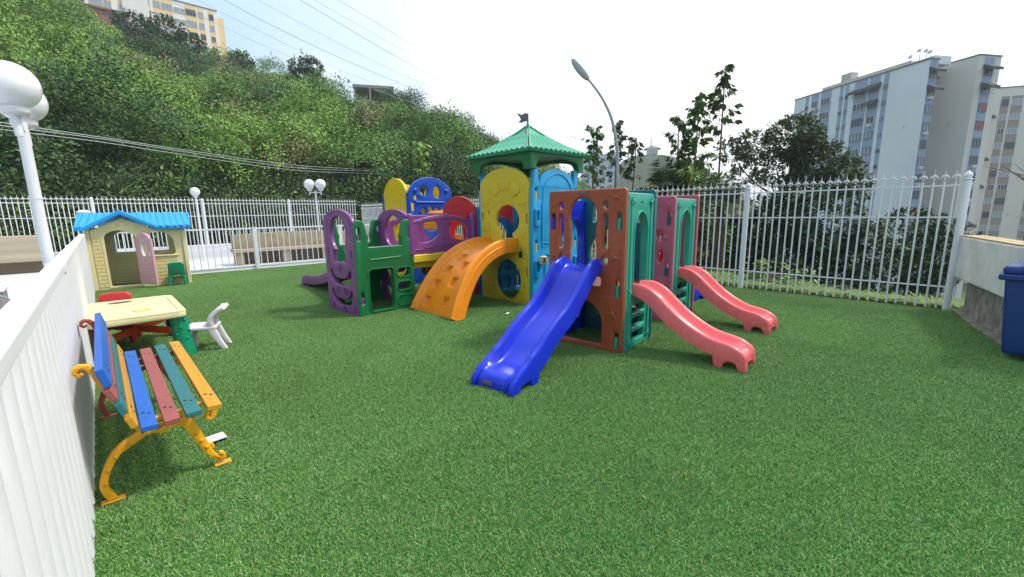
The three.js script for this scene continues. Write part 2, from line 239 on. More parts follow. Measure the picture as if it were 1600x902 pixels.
function spearFence(name, label, a, b, y0, yTop, pitch, postStep, turnFinial, firstPost = 0) {
  const L = Math.hypot(b[0] - a[0], b[1] - a[1]), f = thing(name, label, 'fence', [a[0], 0, a[1]], Math.atan2(-(b[1] - a[1]), b[0] - a[0]));
  for (let s = firstPost; s <= L + .01; s += postStep) {
    const p = mesh('post', cyl(.047, .047, yTop - y0 + .0, 16), whitePaint, f, [s, (yTop + y0) / 2, 0]);
    mesh('post_cap', (() => { const k = new THREE.LatheGeometry([[.0, .125], [.012, .122], [.02, .108], [.043, .085], [.05, .06], [.044, .038], [.036, .03], [.036, .02], [.056, .014], [.056, 0], [0, 0]].map(q => new THREE.Vector2(q[0], q[1])), 18); return k; })(), whitePaint, p, [0, (yTop - y0) / 2, 0]);
  }
  for (const y of [y0 + .34 * (yTop - y0 > 1.8 ? 1 : .4), yTop - .52, yTop - .07]) mesh('rail', box(L, .022, .012, .003), whitePaint, f, [L / 2, y, 0]);
  const n = Math.round(L / pitch);
  for (let i = 0; i <= n; i++) { const s = i * pitch; const near = Math.abs(((s - firstPost) % postStep + postStep) % postStep); if (Math.min(near, postStep - near) < .06 || s > L) continue;
    const h = yTop - .01 - y0 - .02; const bar = mesh('bar', barGeo, whitePaint, f, [s, y0 + .02 + h / 2, 0]); bar.scale.set(1, h, 1); const fi = mesh('finial', finialGeo, whitePaint, bar, [0, .5, 0]); fi.scale.set(1.05, 1.5 / h, 1.05); }
  return f;
}
spearFence('spear_railing', 'tall white spear-topped railing on the right in front of the apartment blocks', [8.89, -.03], [8.89, -19.3], .0, 1.87, .1135, 2.84, 0);
spearFence('spear_railing', 'tall white spear-topped railing at the back, below the wooded hill', [8.75, -19.36], [-14, -19.36], .3, 2.06, .1135, 2.92, 0, 2.92);
{ // plain low railing at the far end of the yard
  const f = thing('low_railing', 'low white bar railing closing the far end of the turf, beside the playhouse', 'fence', [-.2, 0, -14.12]);
  const L = 9.0; mesh('rail', box(L, .045, .035, .006), whitePaint, f, [L / 2, 1.165, 0]); mesh('rail', box(L, .04, .035, .006), whitePaint, f, [L / 2, .1, 0]); mesh('kerb', box(L, .085, .06, .006), whitePaint, f, [L / 2, .035, -.03]);
  const g = box(.022, 1.04, .022, .004, 1); for (let s = .16; s < L; s += .162) mesh('bar', g, whitePaint, f, [s, .63, 0]);
  for (const s of [1.0, 3.45, 5.9, 8.35]) mesh('post', box(.1, 1.2, .06, .008), whitePaint, f, [s, .6, .045]);
}
{ // white kerb wall under the back railing and the beige parapet
  mesh('kerb_wall', box(10.4, .52, .2, .01), stucco('#eceef2', .6), scene, [3.75, .24, -19.36]); tag(scene.children.at(-1), 'low white kerb wall under the back spear railing', 'wall');
  const p = thing('parapet', 'beige slab parapet on a dark recessed foot, far left behind the big lamp', 'wall', [-7.6, 0, -18.65]);
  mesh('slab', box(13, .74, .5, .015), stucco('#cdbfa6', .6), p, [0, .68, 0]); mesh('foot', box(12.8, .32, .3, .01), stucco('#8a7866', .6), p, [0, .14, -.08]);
}
{ // masonry bench on the terrace
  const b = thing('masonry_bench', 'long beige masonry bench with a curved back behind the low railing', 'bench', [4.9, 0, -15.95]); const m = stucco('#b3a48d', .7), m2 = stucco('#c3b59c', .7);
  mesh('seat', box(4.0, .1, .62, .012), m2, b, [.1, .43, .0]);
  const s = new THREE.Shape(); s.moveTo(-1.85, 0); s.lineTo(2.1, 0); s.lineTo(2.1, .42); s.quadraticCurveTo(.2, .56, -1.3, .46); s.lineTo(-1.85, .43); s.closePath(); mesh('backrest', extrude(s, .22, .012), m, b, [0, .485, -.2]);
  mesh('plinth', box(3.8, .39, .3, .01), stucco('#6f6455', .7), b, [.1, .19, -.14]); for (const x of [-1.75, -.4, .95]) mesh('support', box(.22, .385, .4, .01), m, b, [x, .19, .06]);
}
{ // white overhanging parapet at the right edge
  const w = thing('overhanging_parapet', 'white overhanging parapet on a recessed grey concrete wall at the right edge', 'wall');
  const slab = (pts, y0, y1, b) => { const s = new THREE.Shape(pts.map(p => new THREE.Vector2(p[0], -p[1]))); const g = new THREE.ExtrudeGeometry(s, { depth: y1 - y0 - 2 * b, bevelEnabled: true, bevelThickness: b, bevelSize: b, bevelOffset: -b, bevelSegments: 3 }); g.rotateX(-Math.PI / 2); g.translate(0, y0 + b, 0); const p = g.attributes.position, u = g.attributes.uv; for (let i = 0; i < p.count; i++) u.setXY(i, p.getX(i) * .9 - p.getZ(i) * .35, p.getY(i) + p.getZ(i) * .8); return g; };
  mesh('slab', slab([[8.98, -.03], [6.95, .43], [6.72, .86], [6.0, 1.25], [6.1, 1.5], [6.9, 1.1], [7.3, .62], [8.98, .24]], .5, 1.08, .02), stucco('#f2f1ef', .5), w);
  mesh('coping', slab([[9.0, -.02], [6.97, .44], [6.74, .87], [6.0, 1.26], [6.1, 1.49], [6.9, 1.09], [7.3, .61], [9.0, .23]], 1.083, 1.1, .006), stucco('#cdb689', 1.5), w);
  const g = slab([[8.9, .14], [7.9, .3], [7.25, .45], [7.0, .62], [6.8, .95], [6.0, 1.32], [6.1, 1.48], [6.9, 1.08], [7.3, .6], [8.9, .22]], -.1, .535, .01);
  mesh('concrete_wall', g, new THREE.MeshStandardMaterial({ color: '#b9b0a4', map: rep(concreteTex, 1.3), bumpMap: rep(concreteTex, 1.3), bumpScale: .01, roughness: .95 }), w);
  mesh('kerb', slab([[8.9, .02], [7.6, .27], [6.35, .57], [5.2, .83], [5.2, 1.5], [6.9, 1.0], [7.4, .5], [8.9, .2]], -.1, .03, .01), new THREE.MeshStandardMaterial({ color: '#a89c90', map: rep(concreteTex, 2), roughness: .95 }), w);
  for (const y of [.62, .9]) mesh('bracket', cyl(.008, .008, .12, 8), whitePaint, w, [8.9, y, 0.03], [Math.PI / 2, 0, 0]);
}
// lamps
const globeMat = new THREE.MeshPhysicalMaterial({ color: '#f1f1f6', roughness: .22, clearcoat: .4, map: paintTex });
function globeLamp(label, x, z, h, R, arms, turn, y0 = 0, pr = .038) {
  const l = thing('globe_lamp', label, 'lamp', [x, y0, z], turn); mesh('post', cyl(pr * .92, pr, h, 18), whitePaint, l, [0, h / 2, 0]); mesh('base_plate', cyl(pr * 2.2, pr * 2.4, .02, 18), whitePaint, l, [0, .01, 0]); mesh('joint', cyl(pr * 1.06, pr * 1.06, .02, 18), whitePaint, l, [0, h * .74, 0]);
  const globe = (gx, gy) => { const c = mesh('globe_holder', new THREE.LatheGeometry([[0, 0], [R * .42, 0], [R * .5, .03], [R * .5, .06], [R * .38, .065], [0, .065]].map(q => new THREE.Vector2(q[0], q[1])), 20), whitePaint, l, [gx, gy, 0]); mesh('globe', new THREE.SphereGeometry(R, 36, 24), globeMat, c, [0, R + .045, 0]); };
  if (!arms) globe(0, h - .02); else { mesh('crossbar', box(arms * 2, .035, .035, .006), whitePaint, l, [0, h - .06, 0]); for (const s of [-1, 1]) { mesh('arm', cyl(.024, .024, .15, 12), whitePaint, l, [s * arms, h - .07, 0]); globe(s * arms, h); } }
  return l;
}
globeLamp('large near white lamp post with two globes behind the left screen wall', -.325, -5.25, 2.26, .165, .3, Math.PI / 2);
globeLamp('white lamp post with a single globe against the back railing', 2.62, -18.6, 2.2, .15, 0, 0);
globeLamp('distant twin-globe white lamp post behind the masonry bench', 6.1, -17, 2.42, .19, .2, -.6);
{ const l = thing('terrace_lamp', 'small white mushroom lamp just behind the playhouse roof', 'lamp', [-.2, 0, -16.4]); mesh('post', cyl(.035, .04, 1.66, 12), whitePaint, l, [0, .83, 0]); mesh('cap', new THREE.LatheGeometry([[0, .08], [.07, .075], [.15, .03], [.14, .0], [0, .0]].map(q => new THREE.Vector2(q[0], q[1])), 20), whitePaint, l, [0, 1.66, 0]); }
{ const b = thing('storage_box', 'small grey box on the terrace at the left edge', 'box', [-1.55, 0, -11.0]); mesh('body', box(.6, .34, .5, .03), stucco('#a29a90', 1), b, [0, .17, 0]); mesh('lid', box(.64, .05, .54, .02), C.white, b, [0, .36, 0]);
  const k = thing('bucket', 'blue plastic bucket edge showing over the left screen wall', 'bucket', [-.55, .62, -4.1]); mesh('body', new THREE.LatheGeometry([[.09, 0], [.13, .3], [.145, .3], [.145, .32], [.12, .32], [.085, .02], [0, .02], [0, 0]].map(q => new THREE.Vector2(q[0], q[1])), 24), plastic('#1f86cf'), k); mesh('handle', new THREE.TorusGeometry(.13, .005, 6, 16, Math.PI), C.grey, k, [0, .3, 0]);
  const s = thing('stool', 'grey stool under the blue bucket behind the left screen wall', 'stool', [-.55, 0, -4.1]); mesh('seat', cyl(.16, .16, .03, 18), C.grey, s, [0, .605, 0]); for (let i = 0; i < 4; i++) mesh('leg', cyl(.015, .015, .6, 8), C.grey, s, [Math.cos(i * 1.57 + .7) * .12, .3, Math.sin(i * 1.57 + .7) * .12]); }
// ---------------------------------------------------------------- play set
const NORMAL = { W: [-1, 0], S: [0, 1], E: [1, 0], N: [0, -1] }, ALONG = { W: [0, 1], S: [1, 0], E: [0, -1], N: [-1, 0] };
function place(o, face, dist, off = 0, y = 0) { const n = NORMAL[face], a = ALONG[face]; o.position.set(n[0] * dist + a[0] * off, y, n[1] * dist + a[1] * off); o.rotation.y = FACE[face]; return o; }
function addPanel(t, name, mat, face, dist, outline, holes, opt = {}) {
  const p = place(mesh(name, panelGeo(outline, holes, opt.t ?? .055, opt.b ?? .012), mat, t), face, dist, opt.off ?? 0, opt.y ?? 0);
  for (const h of opt.rims ?? []) mesh('rim', rimGeo(h, .022, (opt.t ?? .055) + .022), mat, p);
  for (const [x, y, m, w = .034, hh = .12] of opt.clips ?? []) mesh('clip', box(w, hh, .06, .006), m, p, [x, y - .02, .006]);
  return p;
}
const clipHoles = (xs, ys) => xs.flatMap(x => ys.map(y => ({ k: 'rr', x, y, w: .046, h: .17, r: .006 })));
const blob = (() => { const parts = [new THREE.SphereGeometry(.024, 10, 7)]; for (let i = 0; i < 5; i++) { const s = new THREE.SphereGeometry(.012, 8, 6), a = i * 1.257 + .4; s.scale(1.5, .9, 1); s.rotateZ(a); s.translate(Math.cos(a) * .034, Math.sin(a) * .034, 0); parts.push(s); } const g = merge(parts); g.scale(1, 1, .5); return g; })();
const crossBlob = (() => { const parts = []; for (const a of [.75, -.75]) { const s = new THREE.CapsuleGeometry(.011, .07, 4, 8); s.rotateZ(a); parts.push(s); } const k = new THREE.SphereGeometry(.02, 8, 6); parts.push(k); const g = merge(parts); g.scale(1, 1, .6); return g; })();
const relief = (p, m, list, z = .028) => list.forEach(([x, y, k, s = 1]) => { const o = mesh('relief_figure', k ? crossBlob : blob, m, p, [x, y, z], [0, 0, x * 9 + y * 5]); o.scale.setScalar(s); });
const archTop = (w, side, top, n = 20) => { const pts = [[-w / 2, 0], [w / 2, 0], [w / 2, side]]; for (let i = 1; i < n; i++) { const a = Math.PI * i / n; pts.push([Math.cos(a) * w / 2, side + Math.sin(a) * (top - side)]); } pts.push([-w / 2, side]); return { k: 'poly', pts }; };
const keyhole = (cx, y0, yTop, w, neck, yNeck) => { const pts = [[cx - neck, y0], [cx + neck, y0], [cx + neck, yNeck - .05], [cx + neck * .86, yNeck]]; const cy = yNeck + (yTop - yNeck) * .46, rx = w / 2, up = yTop - cy, dn = cy - yNeck; for (let i = 0; i <= 24; i++) { const a = -1.05 + (Math.PI + 2.1) * i / 24; pts.push([cx + Math.cos(a) * rx, cy + Math.sin(a) * (Math.sin(a) > 0 ? up : dn * 1.12)]); } pts.push([cx - neck * .86, yNeck], [cx - neck, yNeck - .05]); return { k: 'poly', pts }; };
const loader = await new FontLoader().loadAsync('fonts/droid/droid_sans_bold.typeface.json');
const glyph = (s, size, depth) => { const g = new TextGeometry(s, { font: loader, size, depth, curveSegments: 4, bevelEnabled: false }); g.computeBoundingBox(); g.translate(-(g.boundingBox.max.x + g.boundingBox.min.x) / 2, -(g.boundingBox.max.y + g.boundingBox.min.y) / 2, 0); return g; };

{ // roofed tower
  const t = thing('roofed_play_tower', 'tall play tower with yellow arched panel, light blue sides and green tiled roof', 'play tower', [5.56, 0, -5.37]);
  // yellow climbing face
  const kh = keyhole(.1, .98, 1.63, .56, .13, 1.17), round = { k: 'el', x: .09, y: .39, rx: .33, ry: .345 };
  const y = addPanel(t, 'yellow_panel', C.yellow, 'W', .585, archTop(1.17, 1.93, 2.235), [kh, round, { k: 'rr', x: -.535, y: 1.42, w: .045, h: .16, r: .005 }, { k: 'rr', x: -.37, y: 1.5, w: .028, h: .07, r: .004 }, { k: 'rr', x: .545, y: 1.4, w: .03, h: .16, r: .004 }, { k: 'rr', x: .545, y: .53, w: .03, h: .16, r: .004 }, { k: 'rr', x: .42, y: .86, w: .05, h: .13, r: .004 }], { t: .06, rims: [round] });
  // moulded stone arch of wedge blocks round the top and courses on both sides
  for (let i = 0; i < 3; i++) { const a0 = Math.PI * (.2 + i * .21), a1 = a0 + .48, pts = []; for (let k = 0; k <= 5; k++) { const a = lerp(a0, a1, k / 5); pts.push([Math.cos(a) * .46, 1.58 + Math.sin(a) * .46]); } for (let k = 5; k >= 0; k--) { const a = lerp(a0, a1, k / 5); pts.push([Math.cos(a) * .29, 1.58 + Math.sin(a) * .3]); } mesh('stone_block', extrude(pathInto(new THREE.Shape(), { k: 'poly', pts }), .028, .007, 2), C.yellow, y, [.05, 0, .032]); }
  for (const [x, yy, w] of [[-.42, 1.75, .16], [.46, 1.72, .16], [-.44, 1.28, .2], [.46, 1.22, .14], [-.42, .68, .2], [.42, .66, .2], [-.42, .2, .22], [.47, .16, .14], [-.43, .98, .2], [-.3, .06, .26]]) mesh('stone_block', box(w, .17, .024, .007), C.yellow, y, [x, yy, .031]);
  mesh('latch', box(.055, .1, .05, .008), C.black, y, [.42, .83, .035]); mesh('latch_pin', cyl(.008, .008, .11, 8), C.grey, y, [.43, .9, .04]);
  // light blue sides with posts
  const side = [[-.59, 0], [.59, 0], [.59, 1.86], [.555, 1.93], [.555, 2.2], [.455, 2.2], [.445, 2.02]]; for (let i = 0; i <= 16; i++) { const a = Math.PI * i / 16; side.push([Math.cos(a) * .43, 1.95 + Math.sin(a) * .245]); } side.push([-.445, 2.02], [-.455, 2.2], [-.555, 2.2], [-.555, 1.93], [-.59, 1.86]);
  for (const f of ['S', 'N']) {
    const win = f === 'N' ? { k: 'arch', x: .05, y: .95, w: .62, h: .85, rise: .3 } : { k: 'el', x: .12, y: 1.35, rx: .2, ry: .3 }, lowHoles = f === 'N' ? [-.28, -.02, .24].flatMap(x => [.2, .52].map(yy => ({ k: 'rr', x, y: yy, w: .17, h: .23, r: .05 }))) : [], slots = clipHoles([-.5, .5], [1.8, .98]);
    const p = addPanel(t, 'light_blue_panel', C.lightBlue, f, .622, { k: 'poly', pts: side }, [win, ...lowHoles, ...slots], { t: .075, rims: [win], clips: [[-.5, 1.79, C.sunYellow], [-.5, .97, C.sunYellow], [.5, 1.79, C.sunYellow], [.5, .97, C.sunYellow]] });
    const ar = { k: 'arch', x: .02, y: 1.02, w: .7, h: 1.09, rise: .33 }; mesh('arch_moulding', (() => { const s = pathInto(new THREE.Shape(), ar, .022); s.holes.push(pathInto(new THREE.Path(), ar)); return extrude(s, .02, .008, 2); })(), C.lightBlue, p, [0, 0, .04]);
    for (const [x, yy] of [[-.5, 1.42], [-.5, .6], [.5, 1.42], [.5, .6]]) { const b = mesh('bracket', panelGeo({ k: 'rr', x: 0, y: 0, w: .1, h: .28, r: .02 }, [{ k: 'rr', x: 0, y: .03, w: .045, h: .15, r: .008 }], .07, .01), C.lightBlue, p, [x, yy, .05]); b.name = 'bracket'; }
    mesh('upright_moulding', box(.035, .7, .03, .012), C.lightBlue, p, [-.36, 1.3, .04]); mesh('ledge', box(.6, .05, .03, .012), C.lightBlue, p, [.05, .82, .04]); mesh('upright_moulding', box(.05, .6, .03, .012), C.lightBlue, p, [-.3, .4, .04]);
  }
  // back: lattice window panel below, red bar panel above
  const lat = []; for (const x of [-.4, -.14, .14, .4]) for (const yy of [.2, .52]) lat.push({ k: 'rr', x, y: yy, w: .17, h: .22, r: .05 });
  addPanel(t, 'lattice_panel', plastic('#2377b8'), 'E', .56, { k: 'rr', x: 0, y: .42, w: 1.16, h: .84, r: .02 }, lat);
  const redH = [{ k: 'rr', x: -.1, y: 1.42, w: .3, h: .5, r: .05 }, { k: 'spl', pts: [[.25, 1.5], [.33, 1.56], [.37, 1.46], [.31, 1.38], [.24, 1.42]] }]; addPanel(t, 'red_panel', C.red, 'E', .56, { k: 'poly', pts: [[-.58, .85], [.58, .85], [.58, 1.75], [.3, 1.95], [0, 2.0], [-.3, 1.95], [-.58, 1.75]] }, redH);
  mesh('deck', box(1.14, .06, 1.16, .01), C.lightBlue, t, [0, .8, 0]);
  // roof frame
  for (const f of ['W', 'S', 'E', 'N']) { const s = new THREE.Shape(); s.moveTo(-.66, -.02); s.lineTo(-.53, -.02); s.quadraticCurveTo(-.53, .1, -.42, .14); s.quadraticCurveTo(0, .23, .42, .14); s.quadraticCurveTo(.53, .1, .53, -.02); s.lineTo(.66, -.02); s.lineTo(.66, .25); s.lineTo(-.66, .25); s.closePath(); place(mesh('roof_beam', extrude(s, .06, .008), C.green, t), f, f === 'W' || f === 'E' ? .632 : .633 + .03, 0, 2.19); }
  const roofPanel = () => { const nu = 130, nv = 24, pos = [], uv = [], idx = []; for (let j = 0; j <= nv; j++) for (let i = 0; i <= nu; i++) { const v = j / nv, u = i / nu * 2 - 1, half = .745 * (1 - v) + .022, hgt = .50 * (.66 * v + .34 * Math.pow(v, 2.3)); const x = u * half, m = Math.abs(u) > .93 ? .028 : v > .74 ? .004 : .032 * Math.abs(Math.sin(x / .745 * Math.PI * 6.5)) + .008 * (1 - ((v * 3.2) % 1)); pos.push(x, hgt + m * .95, half + m * .4); uv.push(x, v * .8); }
    for (let j = 0; j < nv; j++) for (let i = 0; i < nu; i++) { const a = j * (nu + 1) + i, b = a + nu + 1; idx.push(a, a + 1, b, b, a + 1, b + 1); }
    const n0 = pos.length / 3; for (let i = 0; i <= nu; i++) { const u = i / nu * 2 - 1; pos.push(pos[i * 3], pos[i * 3 + 1], pos[i * 3 + 2], pos[i * 3], -.022, .735); uv.push(u, 0, u, .03); } for (let i = 0; i < nu; i++) { const a = n0 + i * 2; idx.push(a + 1, a + 3, a, a, a + 3, a + 2); }
    const g = new THREE.BufferGeometry(); g.setAttribute('position', new THREE.Float32BufferAttribute(pos, 3)); g.setAttribute('uv', new THREE.Float32BufferAttribute(uv, 2)); g.setIndex(idx); g.computeVertexNormals(); return g; };
  const rp = roofPanel(); for (const f of ['W', 'S', 'E', 'N']) { const r = mesh('roof_slope', rp, C.roofGreen, t, [0, 2.445, 0]); r.rotation.y = FACE[f]; }
  mesh('roof_ceiling', box(1.34, .02, 1.34, .004), C.green, t, [0, 2.43, 0]);
  const fin = mesh('finial', cyl(.026, .036, .07, 12), C.roofGreen, t, [0, 2.965, 0]); const pole = mesh('flag_pole', cyl(.014, .018, .2, 10), C.flag, fin, [0, .1, 0]);
  const fs = new THREE.Shape(); fs.moveTo(.0, .1); fs.quadraticCurveTo(-.06, .125, -.1, .08); fs.quadraticCurveTo(-.13, .1, -.2, .11); fs.quadraticCurveTo(-.13, .06, -.12, .0); fs.lineTo(-.16, -.035); fs.quadraticCurveTo(-.1, -.06, -.07, -.03); fs.lineTo(0, -.02); fs.closePath(); mesh('pennant', extrude(fs, .022, .006), C.flag, pole, [0, .0, 0], [0, -.75, 0]);
}
{ // tower with brown front
  const t = thing('play_tower', 'square play tower with brown slide panel and teal ladder side', 'play tower', [4.2, 0, -2.874], 7.4 * D2R);
  const slide = { k: 'poly', pts: (() => { const p = [[-.2, .89], [.14, .89], [.14, 1.1], [.125, 1.2], [.135, 1.36]]; for (let i = 0; i <= 14; i++) { const a = Math.PI * i / 14; p.push([-.03 + Math.cos(a) * .175, 1.43 + Math.sin(a) * .23]); } p.push([-.195, 1.36], [-.185, 1.2], [-.2, 1.1]); return p; })() };
  const bottom = { k: 'arch', x: -.03, y: .07, w: .5, h: .47, rise: .26, r: .04 };
  const holes = [slide, bottom, { k: 'rr', x: -.03, y: .76, w: .46, h: .1, r: .03 }]; for (const s of [-1, 1]) holes.push({ k: 'el', x: -.03 + s * .27, y: 1.57, rx: .03, ry: .042 }, { k: 'rr', x: -.03 + s * .27, y: 1.29, w: .056, h: .38, r: .027 }, { k: 'el', x: -.03 + s * .27, y: .99, rx: .034, ry: .045 });
  const w = addPanel(t, 'slide_panel', C.brown, 'W', .38, { k: 'rr', x: 0, y: .867, w: .93, h: 1.735, r: .035 }, [...holes, ...clipHoles([-.405, .395], [1.4, .7, .14])], { t: .06, b: .014, clips: [[-.405, 1.39, C.royal], [-.405, .69, C.royal], [.395, 1.39, C.teal], [.395, .69, C.teal], [.395, .13, C.teal]] });
  relief(w, C.brown, [[-.36, 1.6, 1, 1.1], [.36, 1.64, 1, 1.2], [.36, 1.02, 0, 1.4], [-.4, 1.02, 0, 1.2], [.34, .42, 0, 1.5], [-.38, .42, 0, 1.3]]); mesh('maker_plate', box(.13, .025, .01, .002), C.flag, w, [-.03, 1.7, .031]);
  const mid = { k: 'arch', x: 0, y: .66, w: .36, h: .83, rise: .24, r: .06 }, rungs = [.44, .29, .13].map(y => ({ k: 'rr', x: .0, y, w: .34, h: .095, r: .03 }));
  const s = addPanel(t, 'ladder_panel', C.teal, 'S', .43, { k: 'rr', x: 0, y: .845, w: .69, h: 1.69, r: .03 }, [mid, ...rungs], { t: .07, rims: [mid] });
  for (const x of [-.265, .265]) mesh('upright_moulding', box(.06, 1.5, .03, .014), C.teal, s, [x, .82, .035]); for (const y of [.37, .21]) mesh('rung', box(.36, .06, .05, .02), C.teal, s, [0, y, .02]);
  relief(s, C.teal, [[-.26, 1.6, 0, 1.1], [.25, 1.6, 0, 1.1], [-.265, .1, 0, 1.2], [.255, .1, 0, 1.1], [-.26, .64, 0, 1.1]], .05); mesh('maker_plate', box(.06, .02, .01, .002), C.flag, s, [0, 1.6, .038]);
  const th = { k: 'el', x: .06, y: 1.0, rx: .29, ry: .29 }; addPanel(t, 'tunnel_panel', C.deepTeal, 'E', .365, { k: 'rr', x: 0, y: .87, w: .96, h: 1.74, r: .04 }, [th, { k: 'el', x: -.28, y: .45, rx: .06, ry: .1 }, { k: 'el', x: .2, y: .42, rx: .05, ry: .12 }, { k: 'rr', x: .28, y: 1.5, w: .06, h: .26, r: .03 }, { k: 'rr', x: -.3, y: 1.5, w: .06, h: .26, r: .03 }], { t: .07 });
  const no = { k: 'arch', x: 0, y: .82, w: .5, h: .6, rise: .24, r: .05 }; addPanel(t, 'arch_panel', C.royal, 'N', .43, { k: 'rr', x: 0, y: .82, w: .69, h: 1.64, r: .05 }, [no, { k: 'rr', x: -.13, y: .5, w: .2, h: .14, r: .04 }, { k: 'rr', x: .15, y: .5, w: .2, h: .14, r: .04 }, { k: 'rr', x: .0, y: .24, w: .46, h: .15, r: .05 }], { t: .07, rims: [no] });
  mesh('deck', box(.68, .05, .8, .01), C.brown, t, [0, .675, 0]);
}
{ // tower with rose front
  const t = thing('play_tower', 'square play tower with dusty rose panels and a teal ladder side, nearest the right railing', 'play tower', [5.83, 0, -3.08], 3 * D2R);
  const rose = () => [{ k: 'el', x: -.04, y: 1.0, rx: .19, ry: .19 }, { k: 'spl', pts: [[.23, .86], [.26, .8], [.31, .86], [.31, .96], [.27, .98]] }, { k: 'spl', pts: [[.2, 1.2], [.25, 1.25], [.3, 1.16], [.26, 1.1]] }, { k: 'rr', x: -.1, y: 1.46, w: .08, h: .3, r: .03 }, { k: 'rr', x: .1, y: 1.47, w: .07, h: .28, r: .03 }, { k: 'el', x: .15, y: .36, rx: .12, ry: .07 }, { k: 'el', x: .06, y: .16, rx: .13, ry: .06 }, { k: 'el', x: -.2, y: .3, rx: .07, ry: .13 }, ...clipHoles([.37], [1.4, .72])];
  const w = addPanel(t, 'rose_panel', C.rose, 'W', .385, { k: 'rr', x: 0, y: .845, w: .9, h: 1.69, r: .04 }, rose(), { t: .06, b: .014, clips: [[.37, 1.39, C.deepTeal], [.37, .71, C.deepTeal]] }); relief(w, C.rose, [[.36, 1.58, 1, 1.1], [.34, 1.14, 0, 1.3], [.33, .5, 0, 1.4]]);
  addPanel(t, 'rose_panel', C.rose, 'E', .385, { k: 'rr', x: 0, y: .86, w: .92, h: 1.72, r: .04 }, rose().slice(0, 8), { t: .06, b: .014 });
  const mid = { k: 'arch', x: 0, y: .68, w: .32, h: .82, rise: .22, r: .06 }, rungs = [.46, .31, .15].map(y => ({ k: 'rr', x: 0, y, w: .32, h: .09, r: .03 }));
  const s = addPanel(t, 'ladder_panel', C.teal, 'S', .4, { k: 'rr', x: 0, y: .83, w: .7, h: 1.66, r: .03 }, [mid, ...rungs], { t: .07, rims: [mid] }); for (const x of [-.26, .26]) mesh('upright_moulding', box(.06, 1.46, .03, .014), C.teal, s, [x, .8, .035]); relief(s, C.teal, [[-.26, 1.56, 0, 1.1], [.25, 1.56, 0, 1.1], [.26, .12, 0, 1.1], [-.26, .12, 0, 1.1]], .05);
  mesh('deck', box(.7, .05, .74, .01), C.rose, t, [0, .69, 0]);
  const n = { k: 'arch', x: 0, y: .74, w: .42, h: .6, rise: .2, r: .05 }; const b = addPanel(t, 'activity_panel', C.red, 'N', .41, { k: 'rr', x: 0, y: .82, w: .7, h: 1.64, r: .05 }, [n, { k: 'rr', x: 0, y: .4, w: .4, h: .3, r: .08 }], { t: .06 });
  mesh('spinner', new THREE.SphereGeometry(.05, 16, 12), C.royal, t, [.22, 1.06, .1]); mesh('spinner_post', cyl(.045, .05, 1.0, 14), C.red, t, [.22, 1.12, .04]);
}
{ // crawl tunnel between the brown and rose towers
  const t = thing('crawl_tunnel', 'red crawl tunnel joining the brown tower to the rose tower', 'tunnel', [5.06, 0, -2.98], 5 * D2R); const ring = (r, l, x) => { const s = new THREE.Shape(); s.absarc(0, 0, r, 0, 6.2832); const h = new THREE.Path(); h.absarc(0, 0, r - .04, 0, 6.2832); s.holes.push(h); const g = extrude(s, l, .01, 2, 28); g.rotateY(Math.PI / 2); g.translate(x, 1.0, 0); return g; };
  mesh('tube', ring(.3, .78, -.04), C.red, t); for (const x of [-.2, 0, .2]) mesh('hoop', ring(.325, .05, x), C.red, t); for (const x of [-.42, .33]) mesh('flange', ring(.36, .03, x), C.red, t);
}
